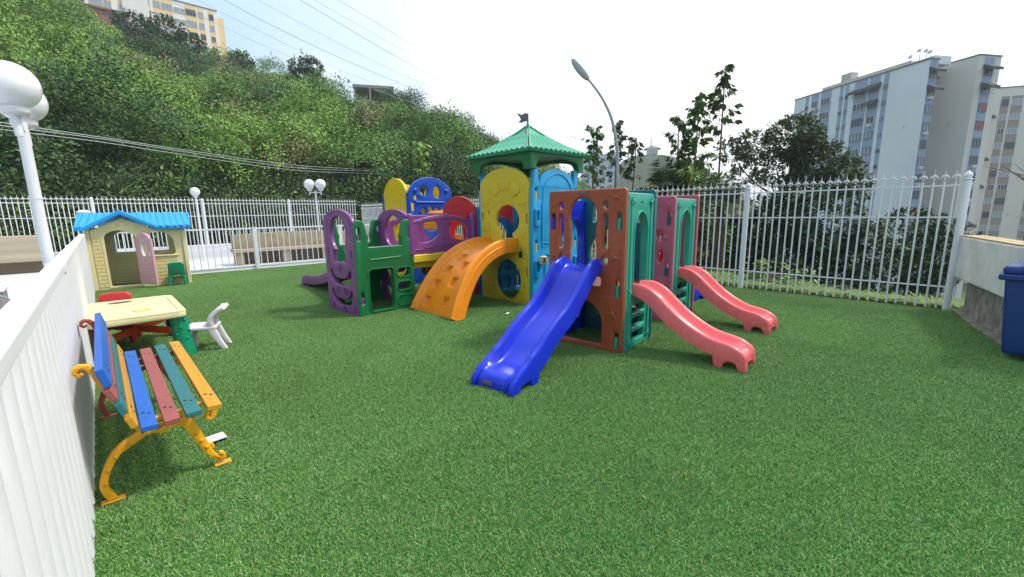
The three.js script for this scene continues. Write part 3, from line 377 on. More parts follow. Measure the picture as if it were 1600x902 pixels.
// castle box at the left end
const castleKey = keyhole(0, .79, 1.49, .5, .19, .98), chevron = (y) => ({ k: 'spl', n: 72, pts: [[-.33, y + .15], [-.29, y + .15], [-.2, y + .045], [-.14, y + .025], [.14, y + .025], [.2, y + .05], [.29, y + .16], [.33, y + .15], [.33, y + .06], [.24, y - .055], [.2, y - .07], [-.14, y - .07], [-.2, y - .05], [-.33, y + .07]] });
{
  const t = thing('castle_box', 'low purple and green castle play box with number panel at the left end', 'play box', [3.12, 0, -6.58], 3.5 * D2R);
  const side = archTop(.96, 1.36, 1.59);
  for (const f of ['W', 'E']) { const holes = [castleKey, chevron(.52), chevron(.2), { k: 'rr', x: -.37, y: 1.34, w: .04, h: .06, r: .008 }, { k: 'rr', x: .37, y: 1.34, w: .04, h: .06, r: .008 }]; const p = addPanel(t, 'number_panel', C.purple, f, .475, side, holes, { t: .065, b: .014 });
    mesh('arch_moulding', (() => { const s = new THREE.Shape(); const up = (w, sd, tp) => archTop(w, sd, tp).pts.slice(2); const q = [[.46, .74], ...up(.92, 1.345, 1.565), [-.46, .74], [-.31, .74], ...up(.62, 1.3, 1.52).reverse(), [.31, .74]]; pathInto(s, { k: 'poly', pts: q }); const g = extrude(s, .03, .009, 2); return g; })(), C.purple, p, [0, 0, .022]).scale.set(1, 1, 1);
    if (f === 'W') for (const [c, x, y] of [['1', -.36, .95], ['2', .38, .95], ['3', -.02, .7], ['6', -.13, .36], ['10', .12, .36], ['7', -.3, .1], ['9', .06, .08], ['8', .38, .1]]) mesh('numeral', glyph(c, .095, .014), C.purple, p, [x, y, c === '1' || c === '2' ? .036 : .031]); }
  const gp = [[-.5, 0], [.5, 0], [.5, 1.34], [.485, 1.4], [.44, 1.43], [.36, 1.42], [.32, 1.37], [.295, 1.22], [.27, 1.17], [.285, 1.12], [.28, 1.03], [-.28, 1.03], [-.285, 1.12], [-.265, 1.17], [-.29, 1.22], [-.32, 1.37], [-.36, 1.42], [-.44, 1.43], [-.485, 1.4], [-.5, 1.34]];
  for (const f of ['S', 'N']) { const door = { k: 'rr', x: -.1, y: .37, w: .42, h: .64, r: .07 }; const holes = f === 'S' ? [door, { k: 'rr', x: .3, y: .6, w: .25, h: .14, r: .06 }, { k: 'rr', x: .3, y: .38, w: .25, h: .13, r: .06 }, { k: 'rr', x: .3, y: .15, w: .25, h: .15, r: .06 }] : [{ k: 'rr', x: .12, y: .42, w: .34, h: .7, r: .08 }];
    const p = addPanel(t, 'battlement_panel', C.green, f, .455, { k: 'poly', pts: gp }, [...holes, ...clipHoles([-.43, .45], [1.22, .27])], { t: .09, b: .02, rims: f === 'S' ? holes.slice(0, 4) : [], clips: [[-.43, 1.18, C.purple, .036, .12], [.45, 1.18, C.purple, .036, .12], [-.43, .24, C.purple, .036, .12], [.45, .24, C.purple, .036, .12]] });
    if (f === 'S') mesh('ledge', (() => { const g = new THREE.CapsuleGeometry(.018, .52, 6, 12); g.rotateZ(Math.PI / 2 + .02); g.scale(1, 1, .8); return g; })(), C.green, p, [0, .84, .04]); }
  mesh('deck', box(.9, .05, .86, .01), C.green, t, [0, .7, 0]);
}
{ // bridge
  const t = thing('play_bridge', 'purple arched bridge on a yellow deck between castle box and red panel', 'play bridge', [4.27, 0, -6.55]);
  for (const [z, f] of [[.4, 'S'], [-.4, 'N']]) {
    const pts = [[-.64, .86], [.64, .86], [.66, 1.36]]; for (let i = 0; i <= 12; i++) { const x = .62 - 1.24 * i / 12; pts.push([x, 1.385 + .1 * (1 - (x / .62) ** 2)]); } pts.push([-.66, 1.36]);
    const win = [{ k: 'spl', n: 40, pts: [[-.48, 1.06], [-.36, 1.045], [-.24, 1.07], [-.14, 1.13], [-.11, 1.2], [-.12, 1.35], [-.2, 1.385], [-.4, 1.355], [-.49, 1.31], [-.5, 1.18]] }, { k: 'spl', n: 40, pts: [[.48, 1.06], [.36, 1.045], [.24, 1.07], [.14, 1.1], [.11, 1.2], [.12, 1.35], [.2, 1.385], [.4, 1.345], [.49, 1.3], [.5, 1.18]] }];
    const p = addPanel(t, 'handrail_panel', C.purple, f, .4, { k: 'poly', pts }, win, { t: .06, b: .012 }); for (const x of [-.64, .64]) { const q = mesh('end_post', cyl(.06, .065, .6, 16), C.purple, p, [x, 1.16, 0]); mesh('knob', new THREE.SphereGeometry(.058, 16, 10), C.purple, q, [0, .3, 0]); }
    for (const x of [-.12, .1]) mesh('arch_moulding', box(.05, .3, .02, .009), C.purple, p, [x * .15, 1.22, .034]); for (let i = 0; i < 6; i++) { const x = -.5 + i * .2; mesh('arch_moulding', box(.19, .022, .016, .006), C.purple, p, [x, 1.44 - (x / .62) ** 2 * .085, .032], [0, 0, -x * .3]); mesh('arch_moulding', box(.19, .022, .016, .006), C.purple, p, [x, .95 + .03 * Math.cos(x * 5), .032]); }
    for (const x of [-.3, .36]) mesh('hook', box(.04, .09, .05, .008), C.purple, p, [x, .85, .02]);
  }
  const d = mesh('deck', box(1.28, .13, .94, .02), C.yellow, t, [0, .785, 0]); mesh('deck_lug', box(.09, .16, .07, .025), C.yellow, d, [.3, .08, .46]); mesh('deck_rib', box(1.2, .12, .12, .03), C.yellow, t, [0, .67, .3]); mesh('deck_rib', box(1.2, .12, .12, .03), C.yellow, t, [0, .67, -.3]);
}
{ // low tower behind the bridge
  const t = thing('play_tower', 'low play tower with a red arched panel, left of the roofed tower', 'play tower', [5.46, 0, -6.6]);
  const door = { k: 'arch', x: -.1, y: .8, w: .52, h: .62, rise: .26, r: .04 }, star = { k: 'spl', pts: [[.26, 1.5], [.3, 1.49], [.33, 1.52], [.345, 1.47], [.33, 1.42], [.36, 1.36], [.31, 1.38], [.27, 1.4], [.285, 1.45]] };
  for (const f of ['W', 'E']) { const p = addPanel(t, 'red_arch_panel', C.red, f, .5, archTop(1.0, 1.5, 1.82), [door, star, { k: 'el', x: .0, y: .35, rx: .2, ry: .2 }], { t: .06, rims: [door] }); relief(p, C.red, [[.0, 1.68, 1, 1.4], [.1, 1.62, 0, 1.2], [-.2, 1.64, 0, 1.2]], .03); }
  for (const f of ['S', 'N']) addPanel(t, 'side_panel', f === 'N' ? C.red : C.lightBlue, f, .455, archTop(.9, 1.2, 1.45), [{ k: 'el', x: 0, y: 1.05, rx: .3, ry: .3 }], { t: .06 });
  mesh('deck', box(.94, .05, .84, .01), C.sunYellow, t, [0, .76, 0]); mesh('orange_seat', box(.5, .3, .3, .1, 4), C.orange, t, [.1, .95, -.1]);
  for (const z of [-.475, .475]) mesh('corner_post', box(.06, 1.62, .06, .012), C.lightBlue, t, [-.44, .81, z]);
}
{ // tunnel to the paw tower
  const t = thing('crawl_tunnel', 'orange crawl tunnel with slots, seen through the purple bridge', 'tunnel', [5.36, 0, -7.62]); const mk = (r, l, z, cut) => { const s = new THREE.Shape(); s.absarc(0, 0, r, 0, 6.2832); const h = new THREE.Path(); h.absarc(0, 0, r - .04, 0, 6.2832); s.holes.push(h); const g = extrude(s, l, .012, 2, 30); g.translate(0, 1.2, z); return g; };
  mesh('tube', mk(.4, .2, -.36), C.orange, t); mesh('tube', mk(.4, .2, .36), C.orange, t); mesh('hoop', mk(.45, .06, -.46), C.orange, t); mesh('hoop', mk(.45, .06, .46), C.orange, t); for (let i = 0; i < 7; i++) { const a = i / 7 * 6.283 + .3; mesh('stave', box(.13, .04, .62, .015), C.orange, t, [Math.cos(a) * .38, 1.2 + Math.sin(a) * .38, 0], [0, 0, a + Math.PI / 2]); } mesh('belly', mk(.36, .5, 0), C.orange, t); mesh('cap', box(.16, .1, .16, .03), plastic('#f26a18'), t, [0, 1.62, .25]);
}
{ // paw print tower far behind
  const t = thing('play_tower', 'tall play tower at the back with yellow arch panel and blue paw print panel', 'play tower', [5.38, 0, -8.74]);
  const w = addPanel(t, 'yellow_panel', C.sunYellow, 'W', .535, archTop(.98, 1.9, 2.28), [{ k: 'arch', x: .18, y: .8, w: .44, h: .6, rise: .24 }], { t: .06 }); w.position.z = 0;
  const paw = [{ k: 'el', x: -.18, y: 2.0, rx: .09, ry: .11 }, { k: 'el', x: .16, y: 1.97, rx: .095, ry: .135 }, { k: 'el', x: -.31, y: 1.45, rx: .035, ry: .08 }, { k: 'el', x: -.2, y: 1.56, rx: .055, ry: .085 }, { k: 'el', x: -.02, y: 1.585, rx: .058, ry: .085 }, { k: 'el', x: .15, y: 1.56, rx: .055, ry: .085 }, { k: 'el', x: .29, y: 1.45, rx: .05, ry: .08 }, { k: 'el', x: -.02, y: 1.26, rx: .2, ry: .13 }, { k: 'el', x: -.2, y: .3, rx: .13, ry: .14 }, { k: 'el', x: .22, y: .3, rx: .13, ry: .14 }, { k: 'spl', pts: [[-.42, 1.88], [-.36, 1.9], [-.34, 1.84], [-.38, 1.8], [-.43, 1.82]] }];
  const s = addPanel(t, 'paw_panel', C.cobalt, 'S', .55, archTop(1.1, 1.9, 2.29), [...paw, ...clipHoles([-.48, .48], [1.68])], { t: .07, clips: [[-.48, 1.67, C.sunYellow, .06, .16], [.48, 1.67, C.sunYellow, .06, .16]] }); mesh('ledge', (() => { const g = new THREE.CapsuleGeometry(.03, .7, 6, 12); g.rotateZ(Math.PI / 2); return g; })(), C.cobalt, s, [-.02, 1.75, .03]); for (const x of [-.4, .4]) mesh('stud', new THREE.SphereGeometry(.06, 14, 10), C.cobalt, s, [x, 2.0, .015]);
  addPanel(t, 'yellow_panel', C.sunYellow, 'E', .53, archTop(1.0, 1.9, 2.25), [], { t: .06 }); addPanel(t, 'yellow_panel', C.sunYellow, 'N', .55, archTop(1.08, 1.8, 2.2), [], { t: .06 });
  for (const z of [-.54, .5]) mesh('corner_post', box(.07, 1.95, .07, .012), C.cobalt, t, [-.53, .975, z]); mesh('deck', box(1.0, .05, 1.0, .01), C.cobalt, t, [0, .74, 0]);
}
// slides
const slideSection = (hw, rim, sk) => [[-hw, -sk], [-hw, rim - .03], [-hw + .008, rim - .01], [-hw + .026, rim], [-hw + .048, rim - .008], [-hw + .062, rim - .03], [-hw + .085, .025], [-hw + .105, .006], [-hw + .13, 0], [hw - .13, 0], [hw - .105, .006], [hw - .085, .025], [hw - .062, rim - .03], [hw - .048, rim - .008], [hw - .026, rim], [hw - .008, rim - .01], [hw, rim - .03], [hw, -sk], [hw - .02, -sk], [hw - .03, -.02], [-hw + .03, -.02], [-hw + .02, -sk]];
function slide(name, label, mat, pos, turn, path, hw, rim, sk, opt = {}) {
  const t = thing(name, label, 'slide', pos, turn), n = 56, fr = planeFrames(path, n), L = path.length;
  const g = sweep(fr, i => { const s = i / n; const rr = rim * (opt.rimAt ? opt.rimAt(s) : 1); return slideSection(hw * (opt.wAt ? opt.wAt(s) : 1), rr, sk * (opt.skAt ? opt.skAt(s) : 1)); }, .9);
  const c = mesh('chute', g, mat, t); const sE = path[L - 1][0];
  for (const s of [-1, 1]) mesh('foot', extrude(pathInto(new THREE.Shape(), { k: 'spl', n: 70, pts: opt.foot(sE) }), .05, .016, 3), mat, t, [0, 0, s * (hw - .026)]);
  for (const s of [-1, 1]) if (opt.grips) { const h = mesh('grip', new THREE.SphereGeometry(.04, 16, 12), mat, t, [path[0][0] + .02, path[0][1] + rim * .85, s * (hw - .03)]); h.scale.set(1.2, .9, .8); }
  return t;
}
const blueFoot = (e) => [[e - .36, .19], [e - .18, .16], [e - .02, .13], [e + .028, .07], [e + .03, .0], [e - .02, -.0], [e - .09, .0], [e - .105, .06], [e - .16, .105], [e - .23, .08], [e - .25, .02], [e - .27, .0], [e - .34, .0], [e - .37, .05]];
{
  const s = slide('slide', 'wide royal blue wavy slide in front of the brown panel', C.royal, [3.79, 0, -2.835], Math.PI + 7.4 * D2R, [[0, .93], [.1, .92], [.22, .845], [.42, .66], [.62, .505], [.78, .42], [.94, .33], [1.12, .205], [1.26, .145], [1.38, .135], [1.47, .12], [1.515, .07], [1.525, .012]], .235, .105, .07, { rimAt: s => .75 + .5 * sstep(0, .12, s) - 1.0 * sstep(.78, .97, s), foot: blueFoot });
  mesh('maker_plate', box(.006, .035, .11, .002), C.flag, s, [1.532, .055, .06]);
}
const pinkFoot = (e) => [[e - .3, .2], [e - .15, .18], [e - .02, .14], [e + .02, .08], [e + .02, .0], [e - .03, .0], [e - .055, .015], [e - .07, .06], [e - .12, .075], [e - .17, .06], [e - .185, .015], [e - .2, .0], [e - .25, .0], [e - .27, .03], [e - .28, .1]];
const pinkPath = [[0, .665], [.12, .66], [.25, .60], [.38, .49], [.52, .375], [.68, .275], [.84, .205], [.98, .175], [1.1, .168], [1.17, .14], [1.19, .06]];
slide('slide', 'narrow pink slide nearest the camera, hooked to the brown tower', C.pink, [4.235, 0, -2.46], -Math.PI / 2 + 5 * D2R, pinkPath, .185, .08, .06, { rimAt: s => .8 + .3 * sstep(0, .15, s) - .75 * sstep(.8, .98, s), foot: pinkFoot });
slide('slide', 'narrow pink slide farther back, hooked to the rose tower', C.pink, [5.83, 0, -2.68], -Math.PI / 2 + 1 * D2R, pinkPath, .175, .08, .06, { rimAt: s => .8 + .3 * sstep(0, .15, s) - .75 * sstep(.8, .98, s), foot: pinkFoot });
slide('slide', 'small blue slide end showing behind the farther pink slide', C.royal, [6.3, 0, -3.2], -4 * D2R, [[0, .68], [.12, .67], [.3, .52], [.5, .36], [.7, .24], [.9, .18], [1.04, .16], [1.1, .08], [1.105, .02]], .2, .1, .1, { foot: blueFoot });
slide('slide', 'purple slide end lying low on the turf beyond the castle box', C.plum, [3.3, 0, -7.15], Math.PI / 2, [[0, .7], [.2, .68], [.6, .52], [1.1, .36], [1.6, .24], [2.1, .17], [2.5, .15], [2.66, .1], [2.68, .02]], .22, .1, .08, { foot: blueFoot });
{ // orange climbing ramp: moulded footholds sunk into an arched sheet
  const t = thing('climbing_ramp', 'orange arched climbing ramp with square footholds below the yellow panel', 'climbing ramp', [4.94, 0, -5.38]);
  const prof = [[0, 1.015], [.12, 1.02], [.32, 1.01], [.55, .955], [.78, .85], [.98, .7], [1.15, .51], [1.29, .3], [1.40, .1], [1.44, .01]]; const nu = 110, nv = 96, c = new THREE.CatmullRomCurve3(prof.map(p => V(-p[0], p[1], 0)), false, 'centripetal');
  const pos = [], uv = [], idx = [];
  const holds = []; [[.40, -.30], [.5, .14], [.53, -.36], [.645, .16], [.68, -.34], [.83, .30], [.86, -.3]].forEach(h => holds.push(h)); holds.length = 0; for (const [s, l] of [[.39, -.02], [.53, .2], [.52, -.25], [.66, .28], [.70, -.26], [.86, .30], [.885, -.22]]) holds.push([s, l]);
  holds.length = 0; holds.push([.452, -.06], [.545, .15], [.605, -.15], [.705, .15], [.755, -.24], [.885, .16], [.905, -.3]);
  const wid = s => .365 + .20 * Math.pow(s, 1.5), mid = s => .03 * 0 - .0 * s;
  for (let i = 0; i <= nu; i++) { const s = i / nu, o = c.getPointAt(s), q = c.getTangentAt(s), n = V(q.y, -q.x, 0).normalize(); if (n.y < 0) n.negate(); const W = wid(s), total = 1.44;
    for (let j = 0; j <= nv; j++) { // across: outer skirt, rim, tray, rim, outer skirt
      const u = j / nv * 2 - 1, au = Math.abs(u); let l, h; if (au > .86) { const k = (au - .86) / .14; l = Math.sign(u) * (W + .012 * Math.sin(k * 3.1)); h = .075 - k * .225; } else { l = u / .86 * W; const e = W - Math.abs(l); h = .085 * (1 - sstep(.035, .1, e)) - (e < .015 ? .01 * (1 - e / .015) : 0); for (const [hs, hl] of holds) { const ds = Math.abs(s - hs) * 1.9, dl = Math.abs(l - hl); const hw = .07, m = Math.min(sstep(hw + .012, hw - .012, ds) , sstep(hw + .014, hw - .014, dl)); h -= .06 * m; } }
      pos.push(o.x + n.x * h, Math.max(.004, o.y + n.y * h), l + mid(s)); uv.push(s * 2, l); } }
  for (let i = 0; i < nu; i++) for (let j = 0; j < nv; j++) { const a = i * (nv + 1) + j, b = a + nv + 1; idx.push(a, b, a + 1, b, b + 1, a + 1); }
  const g = new THREE.BufferGeometry(); g.setAttribute('position', new THREE.Float32BufferAttribute(pos, 3)); g.setAttribute('uv', new THREE.Float32BufferAttribute(uv, 2)); g.setIndex(idx); mesh('ramp', toCreasedNormals(g.toNonIndexed(), .8), C.orange, t);
  const inner = pos.slice(); // underside so that the sheet has thickness
  const pos2 = [], idx2 = []; for (let i = 0; i <= nu; i += 5) { const s = i / nu, o = c.getPointAt(s), W = wid(s) - .01; for (const l of [-W, -W * .5, 0, W * .5, W]) pos2.push(o.x + .04, Math.max(.003, o.y - .09), l); } const rows = pos2.length / 15; for (let i = 0; i < rows - 1; i++) for (let j = 0; j < 4; j++) { const a = i * 5 + j, b = a + 5; idx2.push(a, a + 1, b, b, a + 1, b + 1); }
  const g2 = new THREE.BufferGeometry(); g2.setAttribute('position', new THREE.Float32BufferAttribute(pos2, 3)); g2.setIndex(idx2); g2.computeVertexNormals(); mesh('underside', g2, C.orange, t);
  for (const s of [-1, 1]) { const pts = []; for (let i = 0; i <= 10; i++) { const o = c.getPointAt(.1 + .78 * i / 10); pts.push([o.x, o.y - .03, s * (wid(.1 + .78 * i / 10) + .008)]); } mesh('side_bead', taperTube(pts, [.006, .016, .016, .016, .008], 8, 30), C.orange, t); }
}
{ // tic-tac-toe block on the light blue side
  const d = thing('letter_block', 'beige turning block with a black X on the light blue tower side', 'toy block', [5.09, .75, -4.6]); mesh('cube', box(.11, .13, .11, .018, 3), plastic('#d8c29a'), d, [0, 0, 0], [0, -.35, 0]); const k = mesh('letter', glyph('X', .075, .006), C.black, d); k.rotation.y = -.35; k.position.set(-.019, 0, .053); mesh('axle', cyl(.012, .012, .28, 10), C.lightBlue, d, [0, 0, -.03]);
}
// ---------------------------------------------------------------- playhouse and yard furniture
{
  const t = thing('playhouse', 'cream plastic playhouse with bright blue roof and open pink door', 'playhouse', [.67, 0, -12.86], -6 * D2R);
  const door = { k: 'arch', x: -.30, y: .07, w: .50, h: 1.18, rise: .17, r: .02 };
  const win = { k: 'spl', n: 50, pts: [[.2, .70], [.22, .695], [.58, .695], [.6, .72], [.6, .9], [.57, 1.06], [.47, 1.16], [.32, 1.2], [.21, 1.2], [.195, 1.17], [.195, .9]] };
  const front = [[-.75, 0], [.75, 0], [.75, 1.27], [.28, 1.27], [-.23, 1.5], [-.72, 1.27], [-.75, 1.27]];
  const f = mesh('front_wall', panelGeo({ k: 'poly', pts: front }, [door, win], .05, .008), C.cream, t, [0, 0, .45]); mesh('door_frame', rimGeo(door, .045, .07), C.cream, f); mesh('window_frame', (() => { const s = pathInto(new THREE.Shape(), { ...win, pts: win.pts.map(([x, y]) => [x + (x - .4) * .13, y + (y - .95) * .13]) }); s.holes.push(pathInto(new THREE.Path(), win)); return extrude(s, .07, .008, 2); })(), C.cream, f); mesh('window_sill', box(.5, .035, .06, .01), C.cream, f, [.4, .67, .03]);
  const brickG = box(.165, .062, .016, .005, 1), halfG = box(.075, .062, .016, .005, 1);
  for (let r = 0; r < 15; r++) for (let c = -5; c <= 5; c++) { const x = c * .18 + (r % 2 ? .09 : 0), y = .09 + r * .08; if (Math.abs(x) > .66 || y > 1.24) continue; const inDoor = x > -.66 && x < .06 && y < 1.36, inWin = x > .03 && x < .76 && y > .62 && y < 1.26; if (inDoor || x < -.6) continue; if (inWin) { if (x > .66) mesh('brick', halfG, C.brick, f, [.695, y, .026]); continue; } mesh('brick', brickG, C.brick, f, [x, y, .026]); }
  const jamb = box(.135, .062, .016, .005, 1), jambHalf = box(.06, .062, .016, .005, 1); for (let c = 0; c < 14; c++) { const y = .09 + c * .08; if (c % 2) mesh('brick', jamb, C.brick, f, [-.672, y, .026]); else for (const x of [-.709, -.635]) mesh('brick', jambHalf, C.brick, f, [x, y, .026]); }
  for (const [x, y] of [[-.3, 1.36], [-.15, 1.36], [-.22, 1.43], [-.42, 1.31], [-.02, 1.31]]) mesh('brick', halfG, C.brick, f, [x, y, .026]);
  for (const x of [-.79, .79]) mesh('corner_post', box(.07, 1.3, .07, .012), C.cream, t, [x, .65, .47]);
  // side and back walls with openings; the back wall has two barred windows
  const bw = [{ k: 'arch', x: .28, y: .74, w: .36, h: .46, rise: .1, r: .02 }, { k: 'arch', x: -.3, y: .74, w: .36, h: .46, rise: .1, r: .02 }];
  const b = mesh('back_wall', panelGeo({ k: 'rr', x: 0, y: .65, w: 1.54, h: 1.3, r: .01 }, bw, .05, .008), C.cream, t, [0, 0, -.45], [0, Math.PI, 0]); for (let r = 0; r < 15; r++) for (let c = -4; c <= 4; c++) { const x = c * .18 + (r % 2 ? .09 : 0), y = .09 + r * .08; if (Math.abs(x) > .68 || (y > .7 && y < 1.22 && Math.abs(Math.abs(x) - .29) < .28)) continue; mesh('brick', brickG, C.brick, b, [x, y, -.026]); }
  for (const s of [-1, 1]) mesh('side_wall', panelGeo({ k: 'rr', x: 0, y: .65, w: .86, h: 1.3, r: .01 }, [{ k: 'arch', x: 0, y: .72, w: .44, h: .46, rise: .12, r: .02 }], .05, .008), C.cream, t, [s * .77, 0, 0], [0, Math.PI / 2, 0]);
  mesh('shelf', box(.16, .2, .2, .015), C.palePink, t, [-.02, .12, .1]);
  // pink stable door standing open
  const ds = new THREE.Shape(); ds.moveTo(.0, .0); ds.lineTo(.46, 0); ds.lineTo(.46, 1.0); ds.lineTo(.41, 1.0); ds.bezierCurveTo(.4, 1.16, .06, 1.16, .05, 1.0); ds.lineTo(0, 1.0); ds.closePath(); const oval = { k: 'el', x: .23, y: .78, rx: .075, ry: .16 }; ds.holes.push(pathInto(new THREE.Path(), oval));
  const d = mesh('door', extrude(ds, .045, .01), C.palePink, t, [-.055, .07, .5], [0, -52 * D2R, 0]); mesh('oval_rim', rimGeo(oval, .02, .056), C.white, d); mesh('handle', box(.022, .085, .03, .01), C.white, d, [.4, .66, .035]); for (let r = 0; r < 6; r++) mesh('groove_slat', box(.36, .05, .012, .005, 1), C.palePink, d, [.23, .1 + r * .07, .024]); mesh('handle', box(.03, .06, .03, .01), C.cream, t, [.83, .72, .44]);
  // roof
  const roof = (back) => { const nx = 120, nz = 26, pos = [], uv = [], idx = []; for (let j = 0; j <= nz; j++) for (let i = 0; i <= nx; i++) { const x = -.95 + 1.9 * i / nx, q = j / nz, z = q * .62; let y = 1.615 - q * .29; const gy = 1.66 - .56 * Math.abs(x + .23) - .0; let gab = 0; if (!back && gy > y) { y = gy; gab = 1; } const wave = gab ? 0 : .02 * Math.abs(Math.sin(x * Math.PI / .115)) + .012 * (1 - ((q * 3) % 1)) * 0; const slant = x * (1 - .06 * (1 - q)); pos.push(slant, y + wave, (back ? -1 : 1) * z); uv.push(x, z); } for (let j = 0; j < nz; j++) for (let i = 0; i < nx; i++) { const a = j * (nx + 1) + i, c = a + nx + 1; idx.push(a, c, a + 1, c, c + 1, a + 1); } const g = new THREE.BufferGeometry(); g.setAttribute('position', new THREE.Float32BufferAttribute(pos, 3)); g.setAttribute('uv', new THREE.Float32BufferAttribute(uv, 2)); g.setIndex(idx); g.computeVertexNormals(); return g; };
  mesh('roof', roof(false), C.roofBlue, t); mesh('roof', roof(true), C.roofBlue, t);
  const e = [[-.95, 1.325], [-.845, 1.325], [-.23, 1.675], [.37, 1.325], [.95, 1.325], [.95, 1.26], [.36, 1.255], [.3, 1.28], [-.23, 1.575], [-.76, 1.28], [-.83, 1.255], [-.95, 1.26]]; mesh('fascia', extrude(pathInto(new THREE.Shape(), { k: 'poly', pts: e }), .05, .016, 3), C.roofBlue, t, [0, 0, .61]);
  for (let k = 0; k < 16; k++) { const x = -.9 + k * .12; if (x > -.82 && x < .36) continue; const g = new THREE.CapsuleGeometry(.03, .02, 4, 10); g.rotateX(Math.PI / 2); mesh('tile_end', g, C.roofBlue, t, [x, 1.325, .615]); }
  for (const s of [-1, 1]) { const sh = new THREE.Shape(); sh.moveTo(-.62, 1.27); sh.lineTo(.62, 1.27); sh.lineTo(.62, 1.33); sh.lineTo(.0, 1.62); sh.lineTo(-.62, 1.33); sh.closePath(); mesh('gable_board', extrude(sh, .04, .01), C.roofBlue, t, [s * .93, 0, 0], [0, Math.PI / 2, 0]); }
}
function roundChair(label, m, pos, turn, s = 1) {
  const c = thing('child_chair', label, 'chair', pos, turn); c.scale.setScalar(s);
  mesh('seat', box(.33, .045, .3, .02, 3), m, c, [0, .27, 0]); const b = new THREE.Shape(); b.moveTo(-.15, 0); b.lineTo(.15, 0); b.lineTo(.145, .18); b.quadraticCurveTo(.14, .26, .07, .262); b.lineTo(-.07, .262); b.quadraticCurveTo(-.14, .26, -.145, .18); b.closePath(); const bk = mesh('backrest', extrude(b, .05, .018), m, c, [0, .27, -.13]); bk.rotation.x = -.12;
  for (const [x, z] of [[-.12, .12], [.13, .12], [-.12, -.12], [.13, -.12]]) mesh('leg', taperTube([[x * .8, .27, z * .9], [x, .14, z], [x * 1.15, 0, z * 1.15]], [.045, .038, .03], 10), m, c); for (const x of [-.125, .125]) mesh('apron', box(.035, .07, .2, .012), m, c, [x, .23, 0]); mesh('maker_plate', box(.09, .02, .004, .001), C.flag, c, [0, .33, -.164], [-.12, 0, 0]);
}
roundChair('small green plastic child chair beside the pink playhouse door', C.chairGreen, [1.17, 0, -12.14], Math.PI - .1);
roundChair('red plastic child chair pushed in behind the cream table', plastic('#d9373a'), [.02, 0, -7.05], -.2, 1.12);
{ // activity table
  const t = thing('activity_table', 'child table with cream top, green knobbly leg and orange crossed braces', 'table', [.185, 0, -6.35]);
  const s = pathInto(new THREE.Shape(), { k: 'rr', x: 0, y: 0, w: .80, h: 1.30, r: .09 }); const top = extrude(s, .07, .022, 4); top.rotateX(-Math.PI / 2); const tp = mesh('tabletop', top, C.tableTop, t, [0, .475, 0]); const lip = pathInto(new THREE.Shape(), { k: 'rr', x: 0, y: 0, w: .80, h: 1.30, r: .09 }); lip.holes.push(pathInto(new THREE.Path(), { k: 'rr', x: 0, y: 0, w: .66, h: 1.14, r: .06 })); const lg = extrude(lip, .03, .011, 3); lg.rotateX(-Math.PI / 2); mesh('raised_edge', lg, C.tableTop, tp, [0, .032, 0]); const dip = new THREE.TorusGeometry(.07, .008, 6, 24); dip.rotateX(Math.PI / 2); mesh('cup_ring', dip, plastic('#d9c56a', .5), tp, [.05, .036, .28]); mesh('hand_hold', new THREE.CylinderGeometry(.09, .09, .004, 24), plastic('#4a4238', .6), tp, [-.1, .037, -.5]).scale.set(1.2, 1, .6);
  const legs = [[.33, .5, C.tableGreen, 'green leg covered in knobs'], [.33, -.52, C.tableBlue, 'dark blue leg'], [-.3, .5, C.magenta, 'magenta leg'], [-.3, -.52, C.tableRed, 'red leg']];
  legs.forEach(([x, z, m, lab], i) => { const l = mesh('leg', taperTube([[x, .45, z], [x + .012 * Math.sign(x), .22, z + .01 * Math.sign(z)], [x + .035 * Math.sign(x), 0, z + .03 * Math.sign(z)]], i ? [.055, .055, .06] : [.082, .085, .09], 18), m, t); l.userData.label = lab; if (!i) { const k = new THREE.SphereGeometry(.014, 8, 6); for (let q = 0; q < 26; q++) { const a = q * 2.4, y = .03 + q * .0155; mesh('knob', k, m, l, [x + .025 - y * .05 + Math.cos(a) * .085, y, z + .02 - y * .04 + Math.sin(a) * .085]); } } });
  for (const s2 of [-1, 1]) mesh('brace', box(.62, .075, .05, .014), plastic('#f0542a'), t, [0, .27, s2 * .0 + .02 * s2], [0, s2 * 58 * D2R, 0]).scale.set(1.75, 1, 1);
}
function sledChair(label, m, pos, turn, s = 1) { // moulded child chair with paired flat legs
  const c = thing('child_chair', label, 'chair', pos, turn); c.scale.setScalar(s);
  for (const z of [-.12, .12]) { mesh('side_leg', ribbon([[.10, .40], [.075, .34], [.075, .28], [.115, .16], [.19, 0]], [.05, .07, .08, .062, .055], .055, .016), m, c, [0, 0, z]); mesh('front_leg', ribbon([[-.13, .26], [-.145, .14], [-.15, 0]], [.06, .055, .05], .05, .014), m, c, [0, 0, z]); }
  mesh('seat', box(.3, .04, .3, .016, 3), m, c, [-.02, .27, 0], [0, 0, -.03]); mesh('backrest', (() => { const g = ribbon([[.06, .31], [.09, .39], [.15, .45], [.22, .485]], [.045, .05, .05, .04], .31, .016); return g; })(), m, c); mesh('apron', box(.03, .06, .26, .01), m, c, [-.15, .235, 0]);
  return c;
}
sledChair('white plastic child chair standing beside the green table leg', C.white, [.755, 0, -5.9], -.35);
